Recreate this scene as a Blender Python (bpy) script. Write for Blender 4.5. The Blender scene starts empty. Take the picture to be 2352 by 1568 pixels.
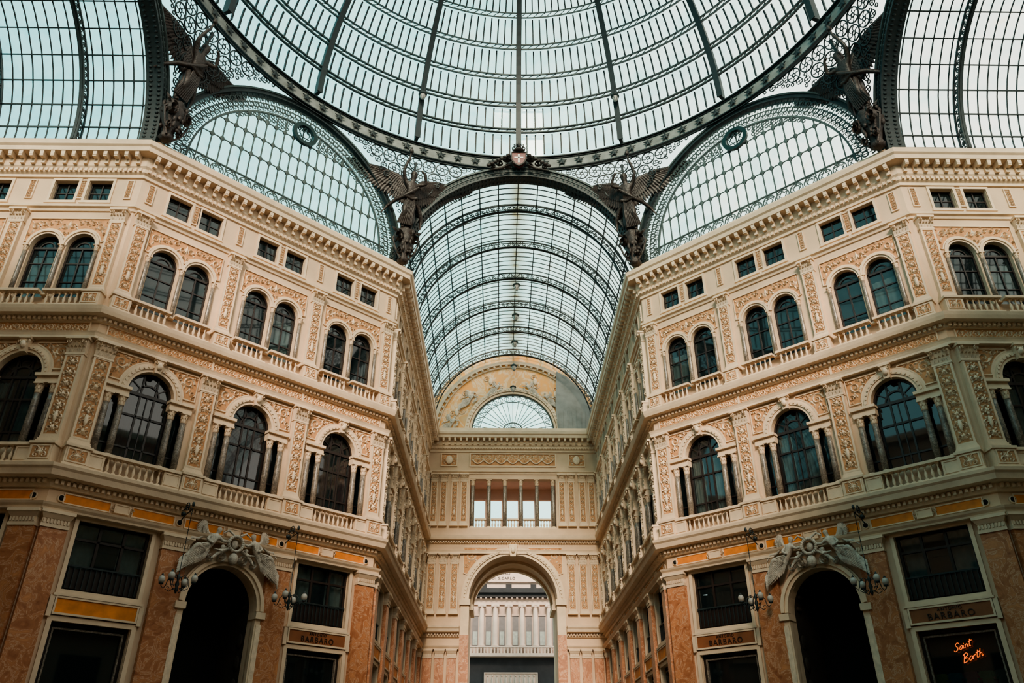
import bpy, math, random
from mathutils import Matrix, Vector
from mathutils.geometry import tessellate_polygon
random.seed(7)
pi=math.pi
ZC=1.6
S=bpy.context.scene
def T(x,y,z): return Matrix.Translation((x,y,z))
def SC(x,y,z): return Matrix.Diagonal((x,y,z,1))
def RX(a): return Matrix.Rotation(a,4,'X')
def RY(a): return Matrix.Rotation(a,4,'Y')
def RZ(a): return Matrix.Rotation(a,4,'Z')

# ---------------------------------------------------------------- materials
def nmat(name):
    m=bpy.data.materials.new(name); m.use_nodes=True
    nt=m.node_tree; b=nt.nodes['Principled BSDF']
    return m,nt,b
def mat(name,col,rough=.7,var=.12,scale=2.0,bump=.0,metal=0.0,col2=None,detail=6):
    m,nt,b=nmat(name)
    tc=nt.nodes.new('ShaderNodeTexCoord'); n=nt.nodes.new('ShaderNodeTexNoise')
    n.inputs['Scale'].default_value=scale; n.inputs['Detail'].default_value=detail
    nt.links.new(tc.outputs['Object'],n.inputs['Vector'])
    r=nt.nodes.new('ShaderNodeValToRGB')
    c2=col2 if col2 else tuple(min(1,c*(1+var)) for c in col)
    r.color_ramp.elements[0].position=.3; r.color_ramp.elements[1].position=.7
    r.color_ramp.elements[0].color=(*[c*(1-var) for c in col],1)
    r.color_ramp.elements[1].color=(*c2,1)
    nt.links.new(n.outputs['Fac'],r.inputs['Fac']); nt.links.new(r.outputs['Color'],b.inputs['Base Color'])
    b.inputs['Roughness'].default_value=rough; b.inputs['Metallic'].default_value=metal
    if bump:
        n2=nt.nodes.new('ShaderNodeTexNoise'); n2.inputs['Scale'].default_value=scale*6
        nt.links.new(tc.outputs['Object'],n2.inputs['Vector'])
        bp=nt.nodes.new('ShaderNodeBump'); bp.inputs['Strength'].default_value=bump; bp.inputs['Distance'].default_value=.05
        nt.links.new(n2.outputs['Fac'],bp.inputs['Height']); nt.links.new(bp.outputs['Normal'],b.inputs['Normal'])
    return m
CREAM=mat('cream_stucco',(.62,.45,.32),.8,.12,.5,.15)
TRIM=mat('cream_stone_trim',(.68,.52,.38),.7,.10,1.2,.15)
RELIEF=mat('carved_stucco',(.72,.57,.43),.75,.15,5,.3)
TERRA=mat('terracotta_ground',(.50,.26,.13),.8,.2,4,.2)
OCHRE=mat('orange_inlay',(.66,.22,.045),.6,.25,2)
IRON=mat('painted_iron',(.012,.022,.024),.55,.25,3)
IRONL=mat('grey_painted_iron',(.055,.078,.076),.6,.25,3)
BRONZE=mat('dark_bronze',(.032,.022,.018),.5,.4,4,.6)
WOOD=mat('dark_wood_frame',(.020,.012,.010),.4,.2,6)
WHITE=mat('white_marble_sculpture',(.52,.45,.38),.75,.3,6,.6)
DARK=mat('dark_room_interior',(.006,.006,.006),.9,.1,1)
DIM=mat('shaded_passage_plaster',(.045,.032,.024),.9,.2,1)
CURT=mat('pale_curtain_cloth',(.46,.52,.50),.9,.15,3)
REDC=mat('dark_red_curtain_cloth',(.16,.03,.03),.9,.15,3)
RED=mat('red_enamel',(.13,.012,.010),.4,.1,3)
WPAINT=mat('white_enamel',(.75,.72,.66),.4,.05,3)
GREYNET=mat('grey_scaffold_netting',(.26,.26,.25),.9,.15,1.5)
PALE=mat('pale_pink_stone',(.60,.46,.39),.8,.08,1,.1)
PALEW=mat('grey_theatre_window',(.20,.19,.20),.6,.1,2)
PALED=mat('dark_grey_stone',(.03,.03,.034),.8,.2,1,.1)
PINK=mat('pink_plaster',(.78,.54,.45),.8,.08,1)
SIGNB=mat('brown_sign_board',(.26,.095,.04),.5,.15,2)
SIGNL=mat('dark_sign_lettering',(.03,.015,.010),.5,.1,2)
GREENP=mat('dark_green_painted_iron',(.003,.022,.021),.4,.2,3)
def marble(name,c1,c2,c3,sc=1.2,rough=.3,dist=1.6,w=.04):
    m,nt,b=nmat(name)
    tc=nt.nodes.new('ShaderNodeTexCoord')
    n=nt.nodes.new('ShaderNodeTexNoise'); n.inputs['Scale'].default_value=sc; n.inputs['Detail'].default_value=12; n.inputs['Distortion'].default_value=dist; n.inputs['Roughness'].default_value=.65
    oi=nt.nodes.new('ShaderNodeObjectInfo'); ad=nt.nodes.new('ShaderNodeVectorMath'); ad.operation='ADD'
    nt.links.new(tc.outputs['Object'],ad.inputs[0]); nt.links.new(oi.outputs['Location'],ad.inputs[1])
    nt.links.new(ad.outputs[0],n.inputs['Vector'])
    r=nt.nodes.new('ShaderNodeValToRGB'); e=r.color_ramp.elements
    mid=[(a+b_)/2 for a,b_ in zip(c1,c2)]
    e[0].position=.30; e[0].color=(*c1,1); e[1].position=.70; e[1].color=(*c2,1)
    k=e.new(.52-w); k.color=(*mid,1); k=e.new(.52); k.color=(*c3,1); k=e.new(.52+w); k.color=(*mid,1)
    nt.links.new(n.outputs['Fac'],r.inputs['Fac']); nt.links.new(r.outputs['Color'],b.inputs['Base Color'])
    b.inputs['Roughness'].default_value=rough
    return m
MARBLE=marble('orange_veined_marble',(.28,.095,.045),(.60,.27,.13),(.60,.38,.26),1.5,.4,1.5,.022)
COLM=marble('grey_brown_marble',(.11,.09,.075),(.20,.17,.14),(.36,.30,.25),3)
MURAL=marble('painted_mural_plaster',(.80,.36,.09),(.60,.42,.25),(.72,.56,.40),.6,.8,1.0,.05)
def winglass(name,tint):
    m,nt,b=nmat(name)
    b.inputs['Base Color'].default_value=(*tint,1); b.inputs['Roughness'].default_value=.03; b.inputs['IOR'].default_value=1.8
    tr=nt.nodes.new('ShaderNodeBsdfTransparent'); tr.inputs['Color'].default_value=(.75,.85,.85,1)
    mx=nt.nodes.new('ShaderNodeMixShader'); mx.inputs[0].default_value=.35
    out=nt.nodes['Material Output']
    nt.links.new(b.outputs[0],mx.inputs[1]); nt.links.new(tr.outputs[0],mx.inputs[2]); nt.links.new(mx.outputs[0],out.inputs[0])
    return m
WGLASS=winglass('window_glass',(.010,.018,.020))
def roofglass(name,a,bc,rust,ridge=False):
    m=bpy.data.materials.new(name); m.use_nodes=True; nt=m.node_tree
    nt.nodes.remove(nt.nodes['Principled BSDF']); out=nt.nodes['Material Output']
    g=nt.nodes.new('ShaderNodeNewGeometry')
    n=nt.nodes.new('ShaderNodeTexNoise'); n.inputs['Scale'].default_value=.55; n.inputs['Detail'].default_value=9; n.inputs['Roughness'].default_value=.68
    nt.links.new(g.outputs['Position'],n.inputs['Vector'])
    r=nt.nodes.new('ShaderNodeValToRGB'); e=r.color_ramp.elements
    e[0].position=.36; e[0].color=(*a,1); e[1].position=.54; e[1].color=(*bc,1)
    k=e.new(.60); k.color=(*bc,1); k=e.new(.72); k.color=(*rust,1)
    nt.links.new(n.outputs['Fac'],r.inputs['Fac'])
    col=r.outputs['Color']
    if ridge:
        sx=nt.nodes.new('ShaderNodeSeparateXYZ'); nt.links.new(g.outputs['Position'],sx.inputs[0])
        ab=nt.nodes.new('ShaderNodeMath'); ab.operation='ABSOLUTE'; nt.links.new(sx.outputs['X'],ab.inputs[0])
        n2=nt.nodes.new('ShaderNodeTexNoise'); n2.inputs['Scale'].default_value=1.1; nt.links.new(g.outputs['Position'],n2.inputs['Vector'])
        mr=nt.nodes.new('ShaderNodeMapRange'); mr.inputs[1].default_value=.1; mr.inputs[2].default_value=1.0; mr.inputs[3].default_value=1.5; mr.inputs[4].default_value=0
        nt.links.new(ab.outputs[0],mr.inputs[0])
        mu=nt.nodes.new('ShaderNodeMath'); mu.operation='MULTIPLY'; mu.use_clamp=True
        nt.links.new(mr.outputs[0],mu.inputs[0]); nt.links.new(n2.outputs['Fac'],mu.inputs[1])
        mix=nt.nodes.new('ShaderNodeMixRGB'); mix.inputs[2].default_value=(.40,.26,.14,1)
        nt.links.new(mu.outputs[0],mix.inputs[0]); nt.links.new(col,mix.inputs[1]); col=mix.outputs[0]
    tr=nt.nodes.new('ShaderNodeBsdfTransparent'); nt.links.new(col,tr.inputs['Color'])
    gl=nt.nodes.new('ShaderNodeBsdfGlossy'); gl.inputs['Roughness'].default_value=.1
    mx=nt.nodes.new('ShaderNodeMixShader'); mx.inputs[0].default_value=.04
    nt.links.new(tr.outputs[0],mx.inputs[1]); nt.links.new(gl.outputs[0],mx.inputs[2]); nt.links.new(mx.outputs[0],out.inputs[0])
    return m
RGLASS=roofglass('weathered_roof_glass',(.68,.86,.86),(.95,.99,.97),(.95,.86,.74))
RGLASSR=roofglass('stained_vault_glass',(.76,.89,.87),(.98,.99,.95),(.92,.76,.55),True)
def emis(name,col,st):
    m,nt,b=nmat(name); b.inputs['Base Color'].default_value=(*col,1)
    b.inputs['Emission Color'].default_value=(*col,1); b.inputs['Emission Strength'].default_value=st
    return m
NEON=emis('orange_neon_tube',(1,.17,.02),1.3)
GLOBE=emis('opal_glass_globe',(.44,.40,.36),.0)
def tiles():
    m,nt,b=nmat('polished_marble_floor')
    tc=nt.nodes.new('ShaderNodeTexCoord'); ck=nt.nodes.new('ShaderNodeTexChecker'); ck.inputs['Scale'].default_value=.5
    ck.inputs['Color1'].default_value=(.18,.14,.10,1); ck.inputs['Color2'].default_value=(.08,.055,.04,1)
    nt.links.new(tc.outputs['Object'],ck.inputs['Vector']); nt.links.new(ck.outputs['Color'],b.inputs['Base Color'])
    b.inputs['Roughness'].default_value=.3
    return m
FLOOR=tiles()

# ---------------------------------------------------------------- mesh builder
class MB:
    def __init__(s): s.v=[];s.f=[];s.m=[];s.sm=[];s.mats=[]
    def mi(s,m):
        if m not in s.mats: s.mats.append(m)
        return s.mats.index(m)
    def add(s,vs,fs,m,smooth=False):
        o=len(s.v); s.v+=[tuple(v) for v in vs]; k=s.mi(m)
        for f in fs: s.f.append(tuple(o+i for i in f)); s.m.append(k); s.sm.append(smooth)
    def box(s,x0,x1,y0,y1,z0,z1,m):
        v=[(x0,y0,z0),(x1,y0,z0),(x1,y1,z0),(x0,y1,z0),(x0,y0,z1),(x1,y0,z1),(x1,y1,z1),(x0,y1,z1)]
        s.add(v,[(0,3,2,1),(4,5,6,7),(0,1,5,4),(1,2,6,5),(2,3,7,6),(3,0,4,7)],m)
    def taper(s,cx,cy,z0,z1,w0,d0,w1,d1,m):
        v=[]
        for z,w,d in((z0,w0,d0),(z1,w1,d1)):
            v+=[(cx-w/2,cy-d/2,z),(cx+w/2,cy-d/2,z),(cx+w/2,cy+d/2,z),(cx-w/2,cy+d/2,z)]
        s.add(v,[(0,3,2,1),(4,5,6,7),(0,1,5,4),(1,2,6,5),(2,3,7,6),(3,0,4,7)],m)
    def lathe(s,prof,n,m,cx=0,cy=0,cz=0,fold=0,fn=8,ph=2.0):
        v=[];f=[]
        for k,(r,z) in enumerate(prof):
            for i in range(n):
                a=2*pi*i/n; rr=r*(1+fold*math.sin(fn*a+ph*z))
                v.append((cx+rr*math.cos(a),cy+rr*math.sin(a),cz+z))
        for k in range(len(prof)-1):
            for i in range(n):
                j=(i+1)%n; f.append((k*n+i,k*n+j,(k+1)*n+j,(k+1)*n+i))
        f.append(tuple(range(n))[::-1]); f.append(tuple((len(prof)-1)*n+i for i in range(n)))
        s.add(v,f,m,True)
    def sphere(s,cx,cy,cz,rx,ry,rz,m,n=10,k=6):
        prof=[(max(.001,math.sin(pi*i/k)),-math.cos(pi*i/k)) for i in range(k+1)]
        v=[];f=[]
        for r,z in prof:
            for i in range(n):
                a=2*pi*i/n; v.append((cx+rx*r*math.cos(a),cy+ry*r*math.sin(a),cz+rz*z))
        for q in range(k):
            for i in range(n):
                j=(i+1)%n; f.append((q*n+i,q*n+j,(q+1)*n+j,(q+1)*n+i))
        s.add(v,f,m,True)
    def sweep(s,pts,sec,ref,m,closed=False,smooth=False,taper=None):
        pts=[Vector(p) for p in pts]; n=len(pts); v=[];f=[];k=len(sec)
        for i,p in enumerate(pts):
            a=pts[(i-1)%n] if (closed or i>0) else p
            b=pts[(i+1)%n] if (closed or i<n-1) else p
            t=(b-a); t=t.normalized() if t.length>1e-9 else Vector((0,0,1))
            rf=Vector(ref[i]) if isinstance(ref,list) else Vector(ref)
            bb=t.cross(rf)
            if bb.length<1e-4: bb=t.cross(Vector((.3,.5,.8)))
            bb.normalize(); cc=bb.cross(t); q=taper[i] if taper else 1
            for (x,y) in sec: v.append(p+bb*x*q+cc*y*q)
        R=n if closed else n-1
        for i in range(R):
            for j in range(k):
                a=i*k+j;b=i*k+(j+1)%k;c=((i+1)%n)*k+(j+1)%k;d=((i+1)%n)*k+j
                f.append((a,b,c,d))
        if not closed:
            f.append(tuple(range(k))); f.append(tuple((n-1)*k+j for j in range(k))[::-1])
        s.add(v,f,m,smooth)
    def tube(s,pts,r,m,ref=(0,1,0),n=5,closed=False,taper=None):
        s.sweep(pts,[(r*math.cos(2*pi*i/n),r*math.sin(2*pi*i/n)) for i in range(n)],ref,m,closed,True,taper)
    def bar(s,pts,w,d,m,ref=(0,1,0),closed=False):
        s.sweep(pts,[(-w/2,-d/2),(w/2,-d/2),(w/2,d/2),(-w/2,d/2)],ref,m,closed)
    def plate(s,outer,holes,y0,y1,m,mr=None,edge=False,back=False):
        polys=[[Vector((x,z,0)) for x,z in p] for p in [outer]+holes]
        tris=tessellate_polygon(polys); flat=[p for q in polys for p in q]
        s.add([(p.x,y0,p.y) for p in flat],[tuple(t) for t in tris],m)
        if back: s.add([(p.x,y1,p.y) for p in flat],[tuple(t) for t in tris],m)
        for q in (holes+([outer] if edge else [])):
            n=len(q); s.add([(x,y0,z) for x,z in q]+[(x,y1,z) for x,z in q],[(i,(i+1)%n,n+(i+1)%n,n+i) for i in range(n)],mr or m)
    def arcband(s,cx,cz,r0,r1,y0,y1,m,a0=0,a1=pi,n=28):
        P=[(math.cos(a0+(a1-a0)*i/n),math.sin(a0+(a1-a0)*i/n)) for i in range(n+1)]
        v=[];f=[]
        for c,sn in P: v+=[(cx+r0*c,y0,cz+r0*sn),(cx+r1*c,y0,cz+r1*sn),(cx+r1*c,y1,cz+r1*sn),(cx+r0*c,y1,cz+r0*sn)]
        for i in range(n):
            for j in range(4):
                a=i*4+j;b=i*4+(j+1)%4; f.append((a,b,b+4,a+4))
        f.append((0,1,2,3)); f.append((n*4,n*4+3,n*4+2,n*4+1))
        s.add(v,f,m)
    def framer(s,x0,x1,z0,z1,w,y0,y1,m):
        s.box(x0,x1,y0,y1,z0,z0+w,m); s.box(x0,x1,y0,y1,z1-w,z1,m)
        s.box(x0,x0+w,y0,y1,z0+w,z1-w,m); s.box(x1-w,x1,y0,y1,z0+w,z1-w,m)
    def spiral(s,cx,cz,r,turns,d,st,y,h,w,m):
        n=max(8,int(11*turns)); v=[];f=[]
        for i in range(n+1):
            t=i/n; a=st+d*turns*2*pi*t; q=r*(1-.82*t); ww=w*(1-.45*t)/2
            c,sn=math.cos(a),math.sin(a)
            v+=[(cx+(q+ww)*c,y,cz+(q+ww)*sn),(cx+q*c,y-h,cz+q*sn),(cx+(q-ww)*c,y,cz+(q-ww)*sn)]
        for i in range(n):
            a=i*3; f+=[(a,a+1,a+4,a+3),(a+1,a+2,a+5,a+4)]
        s.add(v,f,m)
        s.leaf(cx,cz,0,r*.3,r*.3,y,h*1.2,m)
    def leaf(s,cx,cz,a,l,w,y,h,m):
        c,sn=math.cos(a),math.sin(a)
        def P(u,v2,yy): return (cx+u*c-v2*sn,yy,cz+u*sn+v2*c)
        v=[P(-l*.5,0,y),P(0,w*.5,y),P(l*.5,0,y),P(0,-w*.5,y),P(-l*.05,0,y-h)]
        s.add(v,[(0,1,4),(1,2,4),(2,3,4),(3,0,4)],m)
    def mesh(s,name):
        me=bpy.data.meshes.new(name); me.from_pydata(s.v,[],s.f)
        for m in s.mats: me.materials.append(m)
        me.polygons.foreach_set('material_index',s.m); me.polygons.foreach_set('use_smooth',s.sm)
        me.update(); return me

def relief_h(mb,x0,x1,z0,z1,y,m,h=.06):
    H=z1-z0; n=max(1,round((x1-x0)/(H*.95))); st=(x1-x0)/n; r=min(H,st)*.40
    for i in range(n):
        cx=x0+st*(i+.5); cz=(z0+z1)/2; d=1 if i%2 else -1
        mb.spiral(cx,cz,r,1.4,d,pi,y,h,H*.18,m)
        for k in (-1,1):
            mb.leaf(cx+st*.42,cz+k*H*.24,k*d*.8,H*.42,H*.22,y,h,m)
            mb.leaf(cx-st*.2,cz+k*H*.38,k*.5,H*.3,H*.18,y,h,m)
def relief_v(mb,x0,x1,z0,z1,y,m,h=.06):
    W=x1-x0; cx=(x0+x1)/2; H=z1-z0; n=max(1,round(H/(W*.8))); st=H/n; r=W*.19
    for i in range(n):
        cz=z0+st*(i+.45)
        for k in (-1,1):
            d=k*(1 if i%2 else -1)
            mb.spiral(cx+k*W*.26,cz,r,1.25,d,-pi/2,y,h,W*.14,m)
            mb.leaf(cx+k*W*.2,cz+st*.36,pi/2-k*.7,W*.38,W*.20,y,h,m)
            mb.leaf(cx+k*W*.35,cz-st*.34,pi/2+k*.4,W*.28,W*.18,y,h,m)
            mb.leaf(cx+k*W*.12,cz-st*.2,pi/2+k*.9,W*.24,W*.13,y,h,m)
        mb.leaf(cx,cz+st*.05,pi/2,st*.66,W*.28,y,h*1.6,m)
        mb.leaf(cx,cz+st*.45,0,W*.3,W*.18,y,h*1.4,m)

# ---------------------------------------------------------------- object helpers
COL=S.collection
def ob(name,me,M=None,parent=None):
    o=bpy.data.objects.new(name,me); COL.objects.link(o)
    if parent is not None: o.parent=parent
    if M is not None:
        if parent is not None: o.matrix_local=M
        else: o.matrix_world=M
    return o
cnt={}
def num(pre):
    cnt[pre]=cnt.get(pre,0)+1; return f'{pre}_{cnt[pre]}'
def thing(name,root,parts,M,label,cat,group=None,kind=None):
    o=ob(name,root,M); o['label']=label; o['category']=cat
    if group: o['group']=group
    if kind: o['kind']=kind
    for p in parts:
        c=ob(p[0],p[1],p[2] if len(p)>2 and p[2] is not None else Matrix(),o)
        if len(p)>3 and p[3]=='stuff': c['kind']='stuff'
        elif len(p)>3 and p[3]: c['label']=p[3]
    return o
def struct(name,mb,M,label,cat,parts=[]):
    return thing(name,mb.mesh(name) if isinstance(mb,MB) else mb,parts,M,label,cat,kind='structure')
def wpart(wall,name,me,M,parts=[],label=None):
    o=ob(name,me,M,wall)
    if label: o['label']=label
    for p in parts: ob(p[0],p[1],p[2] if len(p)>2 and p[2] is not None else Matrix(),o)
    return o

# ---------------------------------------------------------------- layout
A=8.2; AP=20.4; CY=24.1; YN=43.9; YE=71.8; XW=37.2; APN=YN-CY
Y2=CY+A
def frame(ox,oy,dx,dy):
    l=math.hypot(dx,dy); dx/=l; dy/=l
    return Matrix(((dx,-dy,0,ox),(dy,dx,0,oy),(0,0,1,ZC),(0,0,0,1)))
F_NW=frame(-AP,Y2,AP-A,YN-Y2); F_NE=frame(A,YN,AP-A,Y2-YN)
F_AW=frame(-A,YN,0,1); F_AE=frame(A,YE,0,-1)
F_WN=frame(-XW,Y2,1,0); F_EN=frame(AP,Y2,1,0)
F_END=frame(-A,YE,1,0)
LD=math.hypot(AP-A,YN-Y2); LN=YE-YN; LW=XW-AP

def arcpts(cx,cz,r,a0,a1,n): return [(cx+r*math.cos(a0+(a1-a0)*i/n),cz+r*math.sin(a0+(a1-a0)*i/n)) for i in range(n+1)]
def pall(o=0):
    return [(-2.05+o,o),(2.05-o,o),(2.05-o,3.1-o),(1.15-o,3.1-o),(1.15-o,3.55)]+arcpts(0,3.55,1.15-o,0,pi,18)[1:-1]+[(-1.15+o,3.55),(-1.15+o,3.1-o),(-2.05+o,3.1-o)]
def archo(hw,sp,o=0,n=16): return [(-hw+o,o),(hw-o,o)]+arcpts(0,sp,hw-o,0,pi,n)
def rect(x0,x1,z0,z1): return [(x0,z0),(x1,z0),(x1,z1),(x0,z1)]
def shift(p,dx,dz,sx=1): return [(x*sx+dx,z+dz) for x,z in p]
def M3(pts,y): return [(x,y,z) for x,z in pts]
def glassmesh(poly,y,name='glass_pane'):
    mb=MB(); mb.plate(poly,[],y,y,WGLASS); return mb.mesh(name)
def cloth(xs,y,z0,z1,m,amp=.04,fr=1.9):
    mb=MB(); v=[];f=[]
    for i,x in enumerate(xs): v+=[(x,y+amp*math.sin(i*fr),z0),(x,y+amp*math.sin(i*fr),z1)]
    for i in range(len(xs)-1): f.append((2*i,2*i+2,2*i+3,2*i+1))
    mb.add(v,f,m,True); return mb.mesh('curtain')
def mk_window1():
    fr=MB(); o=pall(.05)
    fr.bar(M3(o,.30),.12,.12,WOOD,closed=True)
    for x in (-.36,.36): fr.box(x-.045,x+.045,.26,.34,0,4.5,WOOD)
    for x in (-1.15,1.15): fr.box(x-.10,x+.10,.2,.36,0,3.2,WOOD)
    fr.box(-1.1,1.1,.24,.36,3.45,3.6,WOOD); fr.box(-1.1,1.1,.26,.34,2.35,2.45,WOOD)
    fr.box(-2,2,.26,.34,.75,.83,WOOD); fr.box(-.02,.02,.26,.33,0,3.5,WOOD)
    fr.arcband(0,3.55,.5,.58,.26,.34,WOOD)
    for a in (.6,1.2,1.94,2.54): fr.bar([(.5*math.cos(a),.3,3.55+.5*math.sin(a)),(1.1*math.cos(a),.3,3.55+1.1*math.sin(a))],.05,.06,WOOD)
    su=MB()
    su.arcband(0,3.55,1.15,1.30,-.10,.1,TRIM); su.arcband(0,3.55,1.30,1.48,-.16,.1,TRIM); su.arcband(0,3.55,1.48,1.62,-.07,.1,TRIM)
    for a in range(19):
        t=pi*(a+.5)/19; su.box(1.39*math.cos(t)-.04,1.39*math.cos(t)+.04,-.2,-.1,3.55+1.39*math.sin(t)-.04,3.55+1.39*math.sin(t)+.04,TRIM)
    for k in (-1,1):
        x0,x1=sorted((k*1.02,k*2.2)); su.box(x0,x1,-.14,.3,3.1,3.28,TRIM); su.box(x0,x1,-.10,.3,3.28,3.42,TRIM); su.box(x0-.05,x1+.05,-.24,.3,3.42,3.56,TRIM)
    ks=MB(); ks.taper(0,-.16,4.62,5.32,.30,.3,.46,.42,TRIM); ks.sphere(0,-.36,4.95,.15,.14,.2,RELIEF); ks.box(-.28,.28,-.42,.05,5.28,5.4,TRIM)
    for k in (-1,1): ks.spiral(k*.2,5.12,.1,1.2,k,0,-.38,.05,.04,RELIEF)
    gl=glassmesh(pall(.05),.32)
    xs1=[-1.0+.05*i for i in range(15)]
    c1=cloth(xs1,.42,.1,3.3,CURT); c2=cloth([-x for x in xs1],.42,.1,3.3,CURT); c3=cloth(xs1,.42,.1,3.3,REDC); c4=cloth([-x for x in xs1],.42,.1,3.3,REDC)
    return fr.mesh('window_frame'),gl,su.mesh('arched_surround'),ks.mesh('keystone'),c1,c2,c3,c4
W1=mk_window1()
def mk_window2():
    hw,sp=.75,3.05
    fr=MB(); fr.bar(M3(archo(hw,sp,.04),.28),.1,.12,WOOD,closed=True)
    fr.box(-.035,.035,.24,.32,0,3.1,WOOD); fr.box(-.72,.72,.22,.34,3.0,3.12,WOOD)
    fr.box(-.72,.72,.25,.32,2.1,2.17,WOOD); fr.box(-.72,.72,.25,.32,1.0,1.06,WOOD)
    fr.arcband(0,sp,.36,.42,.25,.32,WOOD,n=12)
    su=MB(); su.arcband(0,sp,.75,.86,-.07,.1,TRIM,n=18); su.arcband(0,sp,.86,.98,-.13,.1,TRIM,n=18)
    gl=glassmesh(archo(hw,sp,.04),.30)
    return fr.mesh('window_frame'),gl,su.mesh('arched_surround'),cloth([-.62+.1*i for i in range(13)],.4,.2,2.6,CURT,.03,2)
W2=mk_window2()
def mk_attic():
    fr=MB(); fr.framer(-.65,.65,0,1.3,.07,.2,.3,WOOD); fr.box(-.035,.035,.2,.3,0,1.3,WOOD); fr.box(-.6,.6,.22,.28,.62,.67,WOOD)
    su=MB(); su.framer(-.80,.80,-.15,1.45,.14,-.08,.05,TRIM); su.box(-.86,.86,-.14,.03,-.22,-.13,TRIM)
    return fr.mesh('window_frame'),glassmesh(rect(-.65,.65,0,1.3),.26),su.mesh('stone_surround')
WA=mk_attic()
MZ0,MZH,SHH=6.95,2.95,7.3
def mk_mezz():
    h=MZH
    fr=MB(); fr.framer(-1.65,1.65,0,h,.12,.2,.34,WOOD)
    for x in (-.55,.55): fr.box(x-.06,x+.06,.2,.34,.1,h-.1,WOOD)
    fr.box(-1.6,1.6,.2,.34,2.1,2.2,WOOD)
    fr.box(-1.6,1.6,.16,.3,.1,.95,WOOD)
    for i in range(14):
        x=-1.5+i*.23; fr.box(x-.02,x+.02,.08,.12,.1,1.0,IRON)
    fr.box(-1.6,1.6,.06,.14,.98,1.05,IRON)
    su=MB(); su.framer(-1.83,1.83,-.18,h+.1,.18,-.1,.05,TRIM); su.box(-1.9,1.9,-.2,.05,-.28,-.18,TRIM)
    for k in (-1,1): su.box(k*1.9-.1,k*1.9+.1,-.16,.05,-1.1,-.28,TRIM)
    cu=cloth([-1.5+.1*i for i in range(11)],.5,.95,h-.1,CURT,.04,1.7)
    return fr.mesh('window_frame'),glassmesh(rect(-1.65,1.65,0,h),.28),su.mesh('stone_surround'),cu
WM=mk_mezz()
def mk_shop():
    H=SHH
    fr=MB(); fr.framer(-1.65,1.65,0,H,.14,.2,.4,WOOD)
    for x in (-.6,.6): fr.box(x-.06,x+.06,.2,.4,0,4.2,WOOD)
    fr.box(-1.6,1.6,.2,.4,4.1,4.25,WOOD); fr.box(-1.65,1.65,.15,.42,0,.5,COLM)
    fr.framer(-1.5,1.5,4.35,H-.2,.07,.18,.34,COLM)
    su=MB(); su.framer(-1.87,1.87,-.02,H+.2,.2,-.1,.05,TRIM)
    return fr.mesh('shop_frame'),glassmesh(rect(-1.65,1.65,0,H),.32),su.mesh('stone_surround')
WS=mk_shop()

def capital_round(mb,z,r,h,m):
    mb.lathe([(r*.95,z),(r*1.12,z+.03*h),(r*.95,z+.08*h),(r*1.0,z+.3*h),(r*1.25,z+.7*h),(r*1.5,z+.86*h)],12,m)
    for row,(zz,n,l) in enumerate(((z+.1*h,8,.42*h),(z+.4*h,8,.42*h))):
        for i in range(n):
            a=2*pi*(i+row*.5)/n; rr=r*(1.05+.12*row)
            c,s_=math.cos(a),math.sin(a); w=r*.32
            v=[(rr*c-w*s_,rr*s_+w*c,zz),(rr*c+w*s_,rr*s_-w*c,zz),((rr+.1*r)*c+w*s_,(rr+.1*r)*s_-w*c,zz+l*.7),((rr+.1*r)*c-w*s_,(rr+.1*r)*s_+w*c,zz+l*.7),((rr+.55*r)*c,(rr+.55*r)*s_,zz+l)]
            mb.add(v,[(0,1,2,3),(3,2,4)],m)
    mb.box(-r*1.55,r*1.55,-r*1.55,r*1.55,z+.86*h,z+h,m)
def mk_column(h,r,shaft,cap,n=12):
    a=MB(); a.lathe([(r*1.0,r*1.1),(r*1.0,h*.35),(r*.93,h*.7),(r*.86,h-3.0*r)],n,shaft)
    b=MB(); b.box(-r*1.4,r*1.4,-r*1.4,r*1.4,0,r*.4,cap); b.lathe([(r*1.35,r*.4),(r*1.4,r*.6),(r*1.15,r*.75),(r*1.2,r*.95),(r*1.0,r*1.15)],n,cap)
    c=MB(); capital_round(c,h-3.0*r,r*.86,3.0*r,cap)
    return a.mesh('column_shaft'),b.mesh('column_base'),c.mesh('column_capital')
C1=mk_column(3.1,.17,COLM,TRIM); C2=mk_column(3.05,.115,COLM,TRIM,10)
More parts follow.
